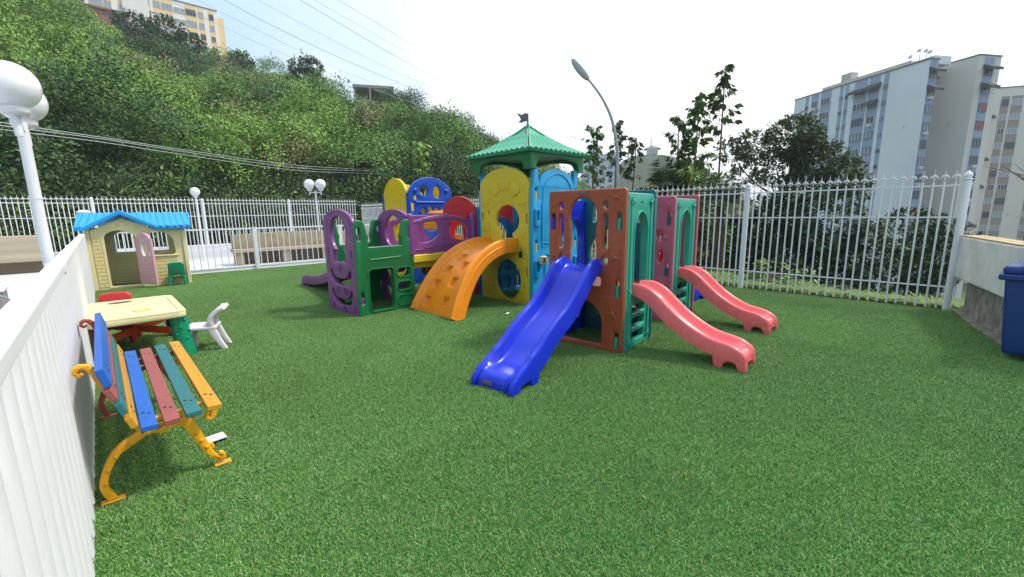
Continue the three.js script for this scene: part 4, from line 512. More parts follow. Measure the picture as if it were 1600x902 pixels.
{ // slatted garden bench with cast iron ends
  const t = thing('garden_bench', 'multicoloured slatted garden bench with yellow and red scrolled iron ends', 'bench', [0, 0, 0]);
  const woodTex = tex(256, (i, j) => .9 + .16 * (fbm(i / 90, j / 5, 4, 77) - .5) + (hash2(i >> 1, j >> 1, 5) > .996 ? -.25 : 0));
  const wood = (hex) => new THREE.MeshPhysicalMaterial({ color: hex, map: woodTex, roughness: .5, bumpMap: woodTex, bumpScale: .001 });
  const B = wood('#1e6ad0'), Rr = wood('#a85a55'), Te = wood('#2f7a80'), Yo = wood('#d89d22'), bolt = new THREE.CylinderGeometry(.007, .008, .004, 10), boltM = new THREE.MeshStandardMaterial({ color: '#4b3b30', roughness: .6, metalness: .4 });
  const z0 = -2.80, z1 = -4.56, L = z0 - z1, zc = (z0 + z1) / 2;
  const slat = (x, y, w, h, tilt, m) => { const s = mesh('slat', box(w, h, L, .005), m, t, [x, y, zc], [0, 0, tilt]); for (const z of [L / 2 - .2, -L / 2 + .2]) for (const dx of [-.012, .012]) mesh('bolt', bolt, boltM, s, [dx, h / 2 + .0012, z + dx]); return s; };
  slat(.062, .427, .07, .03, -.05, B); slat(.158, .428, .07, .03, .02, Rr); slat(.252, .438, .07, .03, .03, Te); slat(.348, .444, .07, .03, -.08, Yo);
  slat(-.002, .478, .066, .03, -1.22, Yo); slat(-.03, .562, .066, .03, -1.25, Te); slat(-.058, .642, .066, .03, -1.2, Rr); slat(-.072, .735, .10, .034, -1.32, B);
  const iron = (hex) => new THREE.MeshPhysicalMaterial({ color: hex, roughness: .42, clearcoat: .3, clearcoatRoughness: .4, bumpMap: fineBump, bumpScale: .002 });
  const end = (z, m, name) => {
    const e = mesh(name, merge([
      ribbon([[-.125, .02], [-.15, .10], [-.128, .19], [-.075, .275], [.0, .32], [.05, .345], [.1, .335]], [.036, .036, .034, .038, .045, .045, .03], .034),
      ribbon([[.1, .32], [.16, .345], [.215, .345], [.245, .30], [.285, .19], [.335, .075], [.375, .04], [.385, .075], [.36, .085]], [.03, .035, .055, .05, .046, .042, .032, .022, .014], .034),
      ribbon([[.05, .345], [.012, .40], [-.028, .49], [-.062, .58], [-.092, .67], [-.115, .74], [-.145, .77], [-.178, .75], [-.165, .722], [-.145, .733]], [.045, .034, .026, .024, .026, .028, .032, .03, .024, .014], .034),
      ribbon([[.02, .405], [.1, .40], [.2, .405], [.3, .418], [.375, .425]], [.026, .026, .026, .026, .03], .034),
      ribbon([[.375, .42], [.37, .37], [.345, .315], [.325, .33], [.335, .355]], [.03, .034, .03, .02, .012], .034),
      ribbon([[.215, .345], [.225, .375], [.215, .405]], [.03, .026, .03], .032), ribbon([[.06, .34], [.09, .37], [.14, .365], [.13, .34]], [.016, .018, .018, .012], .026), ribbon([[.24, .33], [.285, .36], [.28, .395], [.25, .385]], [.014, .016, .016, .01], .026), ribbon([[.3, .165], [.33, .15], [.335, .125]], [.016, .02, .016], .026),
      ...[[.262, .255], [.284, .2], [.305, .15]].map(([x, y]) => { const s = new THREE.SphereGeometry(.013, 10, 8); s.translate(x, y, .016); return s; }), ...[[-.14, .12], [-.122, .19], [-.085, .25], [-.03, .3]].map(([x, y]) => { const s = new THREE.SphereGeometry(.011, 10, 8); s.translate(x, y, .016); return s; }),
    ]), m, t, [0, 0, z]);
    mesh('foot', box(.1, .016, .045, .006), m, e, [-.125, .01, 0]); mesh('foot', box(.09, .016, .045, .006), m, e, [.372, .01, 0]); return e; };
  end(-2.99, iron('#f0a90e'), 'iron_end').userData.label = 'yellow scrolled iron end'; end(-4.36, iron('#a84a44'), 'iron_end').userData.label = 'dull red scrolled iron end';
}
{ // drain cover
  const t = thing('drain_cover', 'small white perforated drain cover in the turf by the bench', 'drain cover', [.383, 0, -3.335], .1); const holes = []; for (let r = 0; r < 5; r++) for (let c = 0; c < 8; c++) holes.push({ k: 'el', x: -.052 + c * .0148, y: -.03 + r * .015, rx: .005, ry: .0034 }); const g = panelGeo({ k: 'rr', x: 0, y: 0, w: .135, h: .1, r: .004 }, holes, .006, .001); g.rotateX(-Math.PI / 2); mesh('grate', g, whitePaint, t, [0, .032, 0]); mesh('sump', box(.12, .02, .085, .002), C.black, t, [0, .014, 0]);
}
{ // wheeled bin at the right edge
  const t = thing('wheeled_bin', 'tall blue wheeled rubbish bin cut off by the right edge', 'bin', [6.43, 0.03, .60], -.12);
  const taper = (w0, w1, d0, d1, h) => { const g = new RoundedBoxGeometry(1, h, 1, 4, .05); const p = g.attributes.position; for (let i = 0; i < p.count; i++) { const k = (p.getY(i) + h / 2) / h; p.setX(i, p.getX(i) * lerp(w0, w1, k)); p.setZ(i, p.getZ(i) * lerp(d0, d1, k)); } g.computeVertexNormals(); return toCreasedNormals(g.toNonIndexed(), .8); };
  mesh('body', taper(.34, .44, .36, .48, .76), C.binBlue, t, [0, .42, 0]); mesh('rim', box(.52, .06, .56, .02, 3), C.binBlue, t, [0, .80, 0]); const lid = mesh('lid', box(.5, .09, .54, .04, 4), C.binBlue, t, [0, .865, .01]); mesh('handle', taperTube([[-.2, .0, .28], [-.2, .1, .34], [.2, .1, .34], [.2, 0, .28]], [.02, .02, .02], 10, 24), C.black, lid); mesh('grip', box(.16, .12, .1, .04, 4), C.black, lid, [-.16, .09, -.1]); const st = mesh('sticker', box(.075, .2, .003, .001), plastic('#e9ece8'), t, [-.118, .55, -.229], [.075, 0, 0]);
  for (const [w, h, y] of [[.02, .05, .05], [.04, .012, .0], [.03, .012, -.025], [.04, .03, -.07]]) mesh('sticker_mark', box(w, h, .003, .001), plastic('#2c5a4a'), st, [0, y, -.002]);
  for (const x of [-.19, .19]) { const w = mesh('wheel', cyl(.09, .09, .05, 22), C.black, t, [x, .1, .2], [0, 0, Math.PI / 2]); mesh('hub', cyl(.03, .03, .056, 14), C.grey, w); }
}
// scraps lying on the turf
for (const [x, z, a, lab] of [[4.24, -4.54, .3, 'small white paper scrap on the turf before the yellow panel'], [1.38, -8.63, 1.1, 'tiny white scrap on the turf behind the white chair']]) { const g = new THREE.PlaneGeometry(.085, .035, 6, 2); g.rotateX(-Math.PI / 2); const p = g.attributes.position; for (let i = 0; i < p.count; i++) p.setY(i, .004 * Math.sin(p.getX(i) * 60)); g.computeVertexNormals(); const m = mesh('paper_scrap', g, new THREE.MeshStandardMaterial({ color: '#e8e6e0', roughness: .8, side: THREE.DoubleSide }), scene, [x, .034, z], [0, a, 0]); tag(m, lab, 'paper'); }
// ---------------------------------------------------------------- buildings
const glass = new THREE.MeshPhysicalMaterial({ color: '#39424c', roughness: .12, metalness: 0, specularIntensity: 1 }), glassPale = new THREE.MeshPhysicalMaterial({ color: '#8d95a3', roughness: .3 }), glassDark = new THREE.MeshPhysicalMaterial({ color: '#1d2228', roughness: .2 }), curtainRed = new THREE.MeshStandardMaterial({ color: '#a3625a', roughness: .8 }), frameMat = new THREE.MeshStandardMaterial({ color: '#c9ccd2', roughness: .5 }), frameDark = new THREE.MeshStandardMaterial({ color: '#5b626d', roughness: .6 }), awningMat = new THREE.MeshStandardMaterial({ color: '#53535c', roughness: .9, map: stuccoTex, side: THREE.DoubleSide }), acMat = new THREE.MeshStandardMaterial({ color: '#c2c4c8', roughness: .6 });
const winCache = {};
function windowAt(parent, face, x, y, w, h, pane, frame = frameMat, mull = 1) {
  const k = w + '_' + h + '_' + mull; if (!winCache[k]) { const o = [{ k: 'rr', x: 0, y: 0, w: w, h: h, r: .01 }], hs = []; const cw = (w - .1) / (mull + 1); for (let i = 0; i <= mull; i++) hs.push({ k: 'rr', x: -w / 2 + .05 + cw * (i + .5), y: 0, w: cw - .07, h: h - .14, r: .01 }); const s = pathInto(new THREE.Shape(), o[0]); for (const q of hs) s.holes.push(pathInto(new THREE.Path(), q)); winCache[k] = [new THREE.ExtrudeGeometry(s, { depth: .12, bevelEnabled: false, curveSegments: 2 }), new THREE.BoxGeometry(w - .06, h - .06, .04)]; }
  const f = mesh('window', winCache[k][0], frame, parent); f.position.set(x, y, .02); if (face) { f.position.set(face[0] + face[2] * x, y, face[1] + face[3] * x); f.rotation.y = face[4]; } mesh('pane', winCache[k][1], pane, f, [0, 0, .045]); return f;
}
const awningGeo = (w) => { const s = new THREE.Shape(); s.moveTo(0, 0); s.lineTo(1.3, -.75); s.lineTo(1.3, -1.2); s.lineTo(0, -.7); s.closePath(); const g = new THREE.ExtrudeGeometry(s, { depth: w, bevelEnabled: false }); g.translate(0, 0, -w / 2); g.rotateY(-Math.PI / 2); return g; };
{ // blue-white slab block
  const b = thing('apartment_block', 'tall white apartment block with blue-grey window strips and dark awnings', 'building', [122.7, 0, -30.9], -122.2 * D2R); const wall = smoothWall('#e6e7ee'), strip = smoothWall('#9aa7c2'), warm = smoothWall('#dcd6d0'), top = 26.7, bot = -18, H = top - bot; const rr = rng(61);
  const wb = (n, m, x0, x1, z0, z1, y0 = bot, y1 = top) => mesh(n, plainBox(x1 - x0, y1 - y0, z1 - z0), m, b, [(x0 + x1) / 2, (y0 + y1) / 2, (z0 + z1) / 2]);
  wb('wall', wall, 0, 28, -1.9, 0); wb('wall', warm, 0, 24.5, -6.8, -1.903, bot, top - .3); wb('wall', warm, 1, 30.6, -11.8, -6.803, bot, top + .15);
  wb('parapet_cap', frameDark, -.1, 28.12, -2.0, .12, top + .003, top + .22); wb('parapet_cap', frameDark, .9, 30.7, -11.9, -6.7, top + .153, top + .36);
  wb('penthouse', smoothWall('#d8cdbd'), 5, 23, -6.2, -2.2, top - .29, top + 1.5); wb('water_tank', smoothWall('#c8beb0'), 9.2, 11.4, -4.2, -2.4, top + 1.503, top + 3.0); wb('penthouse', wall, 22.5, 27, -6, -2.3, top - .29, top + 1.1);
  for (const [x, h] of [[24, 1.6], [25.4, 2.2], [26.5, 1.8], [27.2, 1.4]]) { const a = mesh('antenna', cyl(.05, .05, h, 6), frameDark, b, [x, top + h / 2, -1]); const d = mesh('dish', new THREE.SphereGeometry(.5, 12, 6, 0, 6.3, 0, 1.0), frameMat, a, [0, h / 2, 0], [1.1, .5, 0]); }
  const cols = [[24.5, .8, 0], [22.4, 1.8, 1], [19.7, 2.5, 2], [16.1, .8, 0], [14.9, .8, 0], [12.0, 2.7, 2], [9.3, 2.1, 1], [7.1, .9, 0]];
  for (const [s, w] of cols) wb('strip', strip, 28 - s - w / 2, 28 - s + w / 2, -.02, .025, bot, top - .05);
  cols.forEach(([s, w, kind], ci) => { for (let f = 0; f < 12; f++) { const y = 24.5 - f * 2.95 + (kind ? 0 : -.3), x = 28 - s; const p = rr(), pane = p < .4 ? glassPale : p < .8 ? glass : glassDark; if (kind === 0) windowAt(b, null, x, y, .62, .7, pane, frameDark, 0); else windowAt(b, null, x, y, kind === 2 ? 2.3 : 1.55, 1.45, pane, p > .5 ? frameMat : frameDark, kind); if (kind === 1 && rr() < .7) { const a = mesh('air_conditioner', plainBox(.75, .5, .5), acMat, b, [x + .1, y - 1.1, .27]); } } });
  for (const [s, y, w] of [[12.0, 25.2, 3.4], [9.3, 25.3, 2.6], [9.3, 22.3, 2.2]]) mesh('awning', awningGeo(w), awningMat, b, [28 - s, y, .05]);
  // end faces: local +x
  const endFace = (xx, z0) => [xx, z0, 0, -1, Math.PI / 2];
  for (const [xx, zc, w, kind] of [[28, -.95, 1.3, 0], [24.5, -4.0, 2.4, 1], [30.6, -9.2, 1.7, 0]]) { mesh('strip', plainBox(.05, H - .1, w + .5), strip, b, [xx + .0, (top + bot) / 2 - .05, zc]); for (let f = 0; f < 12; f++) { const y = 24.4 - f * 2.95, p = rr(); const pane = p < .12 ? curtainRed : p < .5 ? glassPale : glass; windowAt(b, endFace(xx + .03, zc), 0, y, w, 1.5, pane, frameDark, kind + 1); if (rr() < .6) mesh('air_conditioner', plainBox(.5, .5, .75), acMat, b, [xx + .3, y - 1.1, zc + .2]); if (f === 0 || (f === 1 && kind !== 1) || f > 8) { const a = mesh('awning', awningGeo(w + .8), awningMat, b, [xx + .05, y + 1.1, zc]); a.rotation.y = Math.PI / 2; } } }
}
{ // beige block behind it
  const L = 30, b = thing('apartment_block', 'beige apartment block with brown window strips at the far right edge', 'building', [138.99, 0, -1.46], 0); b.rotation.y = Math.atan2(-6.84, 3.58); const wall = smoothWall('#e0dad3'), strip = smoothWall('#9a9087'), rr = rng(67);
  // local x runs from the near edge to the right; the face looks towards local +z, so turn it about
  const bx = (n, m, x0, x1, y0, y1, z0, z1) => mesh(n, plainBox(x1 - x0, y1 - y0, z1 - z0), m, b, [(x0 + x1) / 2, (y0 + y1) / 2, (z0 + z1) / 2]);
  bx('wall', wall, 0, 3.4, -18, 25.8, -14, -.6); bx('wall', wall, 3.403, L, -18, 25.9, -14, .0); bx('parapet_cap', frameDark, -.1, 3.4, 25.803, 26.0, -14, -.5); bx('parapet_cap', frameDark, 3.404, L, 25.903, 26.1, -14, .1);
  for (const [x, w, k] of [[5.15, 1.15, 1], [7.1, 1.6, 2], [12, 1.6, 2], [14, 1.2, 1], [19, 1.8, 2]]) { bx('strip', strip, x - w / 2 - .1, x + w / 2 + .1, -18, 24.2, -.02, .03); for (let f = 0; f < 13; f++) { const p = rr(); windowAt(b, null, x, 22.9 - f * 2.9, w, 1.3, p < .5 ? glassPale : glass, p < .6 ? frameMat : frameDark, k); } }
  for (const y of [21, 12.3, 6.5]) mesh('awning', awningGeo(1.4), awningMat, b, [3.0, y, -.58]);
}
{ // cream and yellow block on top of the hill
  const b = thing('apartment_block', 'cream and yellow apartment block on top of the wooded hill', 'building', [32.4, 0, -153.7], 0), wall = smoothWall('#f3ebe2'), ochre = smoothWall('#f2cf98'), white = smoothWall('#e9e7e4'), rr = rng(71); const y0 = 34, top = 58.9;
  const bx = (n, m, x0, x1, z0, z1, ya = y0, yb = top) => mesh(n, plainBox(x1 - x0, yb - ya, z1 - z0), m, b, [(x0 + x1) / 2, (ya + yb) / 2, (z0 + z1) / 2]);
  bx('wall', wall, -34, 0, -12, 0); bx('parapet_cap', frameDark, -34.1, .12, -12.1, .12, top + .003, top + .25); bx('wing', ochre, .003, 1.8, -11, -1.4, y0, top - 1.0); bx('stair_tower', white, -20.5, -15.2, -.5, .35, y0, top + 1.2);
  const X = (u) => (u > 265 ? 22 + (u - 265) * .1425 : 22 + (u - 265) * .126) - 32.4;
  for (const [u, w, k] of [[328, 1.1, 1], [311, 1.2, 1], [295, 2.3, 2], [258, 2.3, 2], [241, 1.4, 1], [225, 1.2, 1], [184, 1.2, 1], [163, 1.4, 1], [146, 2.4, 2], [120, 2.4, 2], [100, 1.3, 1]]) { bx('strip', ochre, X(u) - w / 2 - .1, X(u) + w / 2 + .1, -.02, .03); for (let f = 0; f < 8; f++) { const p = rr(); windowAt(b, null, X(u), 56.9 - f * 2.85, w, 1.5, p < .55 ? glassPale : glass, p < .7 ? frameMat : frameDark, k); } }
  for (let f = 0; f < 8; f++) for (const u of [273, 282]) windowAt(b, null, X(u), 56.7 - f * 2.85, 1.15, 1.25, f === 2 && u > 280 ? glassDark : glassPale, frameMat, 1);
}
{ // red brick house under the hilltop block
  const b = thing('brick_house', 'low unfinished red brick house at the top left of the hill', 'house', [7.5, 0, -138], 0); mesh('wall', plainBox(10, 8, 8), stucco('#a8705c', .3), b, [-1, 43.2, -4]); mesh('roof', plainBox(10.6, .4, 9), stucco('#8b6a5e', .3), b, [-1, 47.4, -4]); windowAt(b, null, 2.8, 45, 2.2, 1.7, glassDark, frameDark, 1); windowAt(b, null, -4.0, 45, 1.4, 1.5, glassDark, frameDark, 0); 
}
{ // open concrete shell on the ridge
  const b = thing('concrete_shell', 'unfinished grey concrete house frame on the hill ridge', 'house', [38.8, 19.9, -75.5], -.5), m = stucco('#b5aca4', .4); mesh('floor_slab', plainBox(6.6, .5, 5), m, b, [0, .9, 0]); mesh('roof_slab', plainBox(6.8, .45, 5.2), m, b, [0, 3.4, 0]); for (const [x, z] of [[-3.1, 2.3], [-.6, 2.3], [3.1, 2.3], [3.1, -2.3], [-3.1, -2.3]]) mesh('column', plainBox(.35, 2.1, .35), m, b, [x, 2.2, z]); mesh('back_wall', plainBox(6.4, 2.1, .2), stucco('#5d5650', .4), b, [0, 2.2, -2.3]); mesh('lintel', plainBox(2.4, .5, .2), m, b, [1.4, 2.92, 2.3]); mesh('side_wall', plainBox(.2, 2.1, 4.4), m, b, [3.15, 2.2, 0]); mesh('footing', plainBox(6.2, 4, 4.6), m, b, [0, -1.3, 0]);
}
{ // far pale tower block, house on the far hill, pylon
  const b = thing('apartment_block', 'distant pale tower block behind the slim saplings', 'building', [164, 0, -115], 54 * D2R * -1), m = smoothWall('#c9d0da'), rr = rng(73); mesh('wall', plainBox(15, 44, 10), m, b, [0, 4.5, -5]); mesh('roof_house', plainBox(5, 2.5, 5), m, b, [-2, 27.8, -5]); for (const x of [-5, -1.6, 1.8, 5.2]) for (let f = 0; f < 9; f++) windowAt(b, null, x, 24 - f * 3, 1.9, 1.4, rr() < .5 ? glass : glassPale, frameDark, 1);
  const h = thing('hilltop_house', 'tiny house on the crest of the far green hill', 'house', [352, 48.5, -192], .5), hm = stucco('#b9b7b4', .2); mesh('wall', plainBox(13, 5, 9), hm, h, [0, 2.5, 0]); mesh('roof', (() => { const g = new THREE.ConeGeometry(9.5, 3.4, 4); g.rotateY(Math.PI / 4); return g; })(), stucco('#8f8a88', .2), h, [0, 6.7, 0]); for (const x of [-4, 0, 4]) windowAt(h, null, x, 3, 2, 2, glassDark, frameDark, 0); h.getObjectByName('window'); for (const c of h.children) if (c.name === 'window') c.position.z = 4.55;
  const p = thing('electricity_pylon', 'thin lattice electricity pylon on the skyline beside the lamp pole', 'pylon', [256.5, 0, -155.5], .4), pm = new THREE.MeshStandardMaterial({ color: '#7d848c', roughness: .6, metalness: .3 }); const bar = (a, c, r = .16) => taperTube([a, a.map((q, i) => (q + c[i]) / 2), c], [r, r], 4, 2);
  for (const [sx, sz] of [[1, 1], [1, -1], [-1, 1], [-1, -1]]) mesh('leg', bar([sx * 4, -8, sz * 4], [sx * .6, 46, sz * .6], .22), pm, p); for (let k = 0; k < 9; k++) { const y = -4 + k * 5.4, w = 4 - 3.4 * (y + 8) / 54, w2 = 4 - 3.4 * (y + 13.4) / 54; mesh('brace', merge([bar([-w, y, w], [w2, y + 5.4, w2]), bar([w, y, w], [-w2, y + 5.4, w2])]), pm, p); } for (const [y, w] of [[30, 7], [36, 9], [42, 6]]) mesh('cross_arm', bar([-w, y, 0], [w, y, 0], .25), pm, p); for (const x of [26, 33]) { mesh('mast', bar([x, 30, 10], [x, 52, 10], .2), pm, p); }
}
// ---------------------------------------------------------------- street lamp and wires
{
  const l = thing('street_lamp', 'tall grey street lamp with curved arm behind the brown tower', 'street lamp', [0, 0, 0]), m = new THREE.MeshStandardMaterial({ color: '#9aa0a4', roughness: .45, metalness: .5 });
  mesh('pole', taperTube([[11.8, -.9, -7.55], [11.8, 1.5, -7.55], [11.79, 2.6, -7.56], [11.76, 3.5, -7.6], [11.66, 4.3, -7.75], [11.47, 4.95, -8.02], [11.25, 5.45, -8.33]], [.075, .07, .065, .06, .05, .042, .036], 14, 40), m, l);
  const h = new THREE.SphereGeometry(.42, 24, 14); h.scale(1, .2, .3); const hd = mesh('lamp_head', h, m, l, [11.12, 5.72, -8.52]); hd.quaternion.setFromUnitVectors(V(1, 0, 0), V(-.35, .75, -.5).normalize()); const g = new THREE.SphereGeometry(.24, 18, 10); g.scale(1, .22, .42); mesh('lens', g, new THREE.MeshPhysicalMaterial({ color: '#6d6f60', roughness: .2 }), hd, [.05, -.045, 0]);
}
{
  const wireM = new THREE.MeshStandardMaterial({ color: '#a9b2bb', roughness: .6 }), pale = new THREE.MeshStandardMaterial({ color: '#b4b8b8', roughness: .6 });
  const W = [['lowest', [[3.42, 16.09, -37.85], [8.86, 15.9, -41.06], [11.3, 15.44, -41.49], [20.33, 14.88, -44.58], [34.05, 13.85, -46.95]], .02], ['second lowest', [[3.54, 17.02, -37.84], [11.39, 16.41, -41.46], [18.61, 15.76, -44.25], [28.63, 15.24, -46.96], [45.84, 13.77, -47.49]], .02], ['third from below', [[5.43, 18.54, -39.63], [12.01, 18.06, -43.37], [23.81, 16.72, -46.23], [40.88, 14.48, -46.62], [59.17, 13.64, -46.09]], .035], ['middle', [[6.53, 19.26, -39.46], [13.24, 19.03, -43.01], [25.43, 17.17, -45.36], [42.12, 14.55, -45.5], [60.13, 13.08, -44.83]], .022], ['third from above', [[8.84, 21.12, -41.06], [15.72, 20.44, -43.23], [28.79, 18.76, -46.86], [47.38, 16.07, -48.77], [69.19, 13.98, -49.37]], .035], ['second highest', [[10.02, 21.23, -40.79], [17.23, 20.43, -42.65], [30.04, 19.18, -46.07], [47.94, 16.78, -48.23], [69.86, 14.5, -48.43]], .022], ['highest', [[11.65, 21.43, -40.35], [18.65, 20.92, -42.05], [31.28, 19.59, -45.24], [48.62, 17.49, -47.55], [70.5, 15.01, -47.48]], .03]];
  for (const [n, p, r] of W) tag(mesh('power_line', taperTube(p, [r * .65, r * .65], 5, 24), wireM, scene), `${n} of the power lines crossing the open sky`, 'power line', 'power lines in the sky');
  const Lw = [['lowest', [[-2.35, 4.21, -19.86], [-1.67, 4.13, -19.93], [.39, 4.25, -22], [3.42, 4.15, -23.75], [7.92, 3.88, -24.77], [14.53, 3.88, -25.1], [18.04, 3.18, -25.21], [21.44, 2.7, -25.09], [27.12, 2.02, -23.68]]], ['middle', [[-2.34, 4.33, -19.86], [-1.65, 4.24, -19.93], [.41, 4.36, -22], [3.44, 4.28, -23.75], [7.93, 4.01, -24.76], [14.54, 4.04, -25.09], [18.05, 3.49, -25.2], [21.45, 3.08, -25.08], [27.12, 2.53, -23.68]]], ['highest', [[-2.32, 4.42, -19.86], [-1.64, 4.33, -19.93], [.41, 4.42, -22], [3.45, 4.36, -23.75], [7.94, 4.14, -24.76], [14.54, 4.12, -25.09], [18.1, 3.6, -25.2], [21.5, 3.2, -25.08], [27.2, 2.7, -23.68]]]];
  for (const [n, p] of Lw) tag(mesh('utility_cable', taperTube(p, [.012, .012], 5, 40), pale, scene), `${n} of the pale utility cables in front of the hill trees`, 'cable', 'utility cables below the hill');
  const pole = thing('utility_pole', 'slim utility pole with small lamp behind the paw print panel', 'utility pole', [14.54, 0, -25.09]); mesh('pole', cyl(.07, .09, 4.6, 10), stucco('#8f8a84', 1), pole, [0, 2, 0]); mesh('crossarm', box(.9, .07, .07, .01), stucco('#8f8a84', 1), pole, [0, 4.05, 0]); mesh('lamp_arm', taperTube([[0, 3.6, 0], [.7, 3.95, .1], [1.5, 4.1, .2]], [.03, .025], 7), wireM, pole); const lh = new THREE.SphereGeometry(.16, 14, 10); lh.scale(1.5, .5, .8); mesh('lamp_head', lh, pale, pole, [1.65, 4.1, .22]);
}
// ---------------------------------------------------------------- vegetation
function leafInto(P, Cc, c, dir, up, l, w, col) { const s = dir.clone().cross(up).normalize().multiplyScalar(w / 2), m = c.clone().addScaledVector(dir, l * .45).addScaledVector(up, l * .06), e = c.clone().addScaledVector(dir, l), a = m.clone().add(s), b = m.clone().sub(s); for (const q of [c, a, e, c, e, b]) { P.push(q.x, q.y, q.z); Cc.push(...col); } }
function leafGeo(P, Cc) { const g = new THREE.BufferGeometry(); g.setAttribute('position', new THREE.Float32BufferAttribute(P, 3)); g.setAttribute('color', new THREE.Float32BufferAttribute(Cc, 3)); g.computeVertexNormals(); return g; }
const leafMat = new THREE.MeshPhysicalMaterial({ vertexColors: true, roughness: .55, side: THREE.DoubleSide, transmission: .25, thickness: 0, specularIntensity: .5 });
const leafMatInst = new THREE.MeshStandardMaterial({ vertexColors: true, roughness: .65, side: THREE.DoubleSide });
const randDir = (r) => { const z = r() * 2 - 1, a = r() * 6.283, q = Math.sqrt(1 - z * z); return V(q * Math.cos(a), z, q * Math.sin(a)); };
const pick = (r, pal) => { const c = pal[Math.floor(r() * pal.length)], k = .8 + .4 * r(); return c.map(v => v * k); };
const GREEN = [[.075, .16, .03], [.095, .19, .035], [.06, .13, .025], [.12, .22, .05]], DARK = [[.03, .07, .022], [.04, .085, .026], [.05, .10, .03], [.025, .06, .02]], OLIVE = [[.10, .14, .05], [.07, .11, .035], [.13, .17, .06], [.055, .085, .03]], BRIGHT = [[.2, .3, .05], [.16, .27, .045], [.24, .33, .07], [.12, .22, .04]];
function cloud(r, lobes, n, size, pal, droop = .25, shell = .55) { const P = [], Cc = []; const tot = lobes.reduce((a, l) => a + l[3] * l[4] * l[5], 0); for (const [x, y, z, rx, ry, rz] of lobes) { const k = Math.round(n * rx * ry * rz / tot); let twigs = Math.max(1, Math.round(k / 9)); while (twigs--) { const d = randDir(r), q = Math.pow(r(), 1 / 3) * (1 - shell) + shell * (.75 + .25 * r()); const base = V(x + d.x * rx * q, y + d.y * ry * q, z + d.z * rz * q), td = d.clone().add(randDir(r).multiplyScalar(.9)).normalize(), tone = .75 + .5 * r(); for (let j = 0; j < 9; j++) { const dir = td.clone().add(randDir(r).multiplyScalar(.9)).add(V(0, -droop, 0)).normalize(), up = randDir(r).multiplyScalar(.6).add(V(0, 1, 0)).normalize(), l = size * (.6 + .8 * r()); leafInto(P, Cc, base.clone().addScaledVector(td, j * size * .16).add(randDir(r).multiplyScalar(size * .5)), dir, up, l, l * .48, pick(r, pal).map(v => v * tone)); } } } return leafGeo(P, Cc); }
const barkTex = tex(256, (i, j) => { const v = .55 + .5 * (fbm(i / 10, j / 40, 4, 111) - .5); return [v, v * .92, v * .82]; }); const bark = new THREE.MeshStandardMaterial({ color: '#8d7e6b', map: barkTex, roughness: .95 }), barkPale = new THREE.MeshStandardMaterial({ color: '#b5a58c', map: barkTex, roughness: .95 });
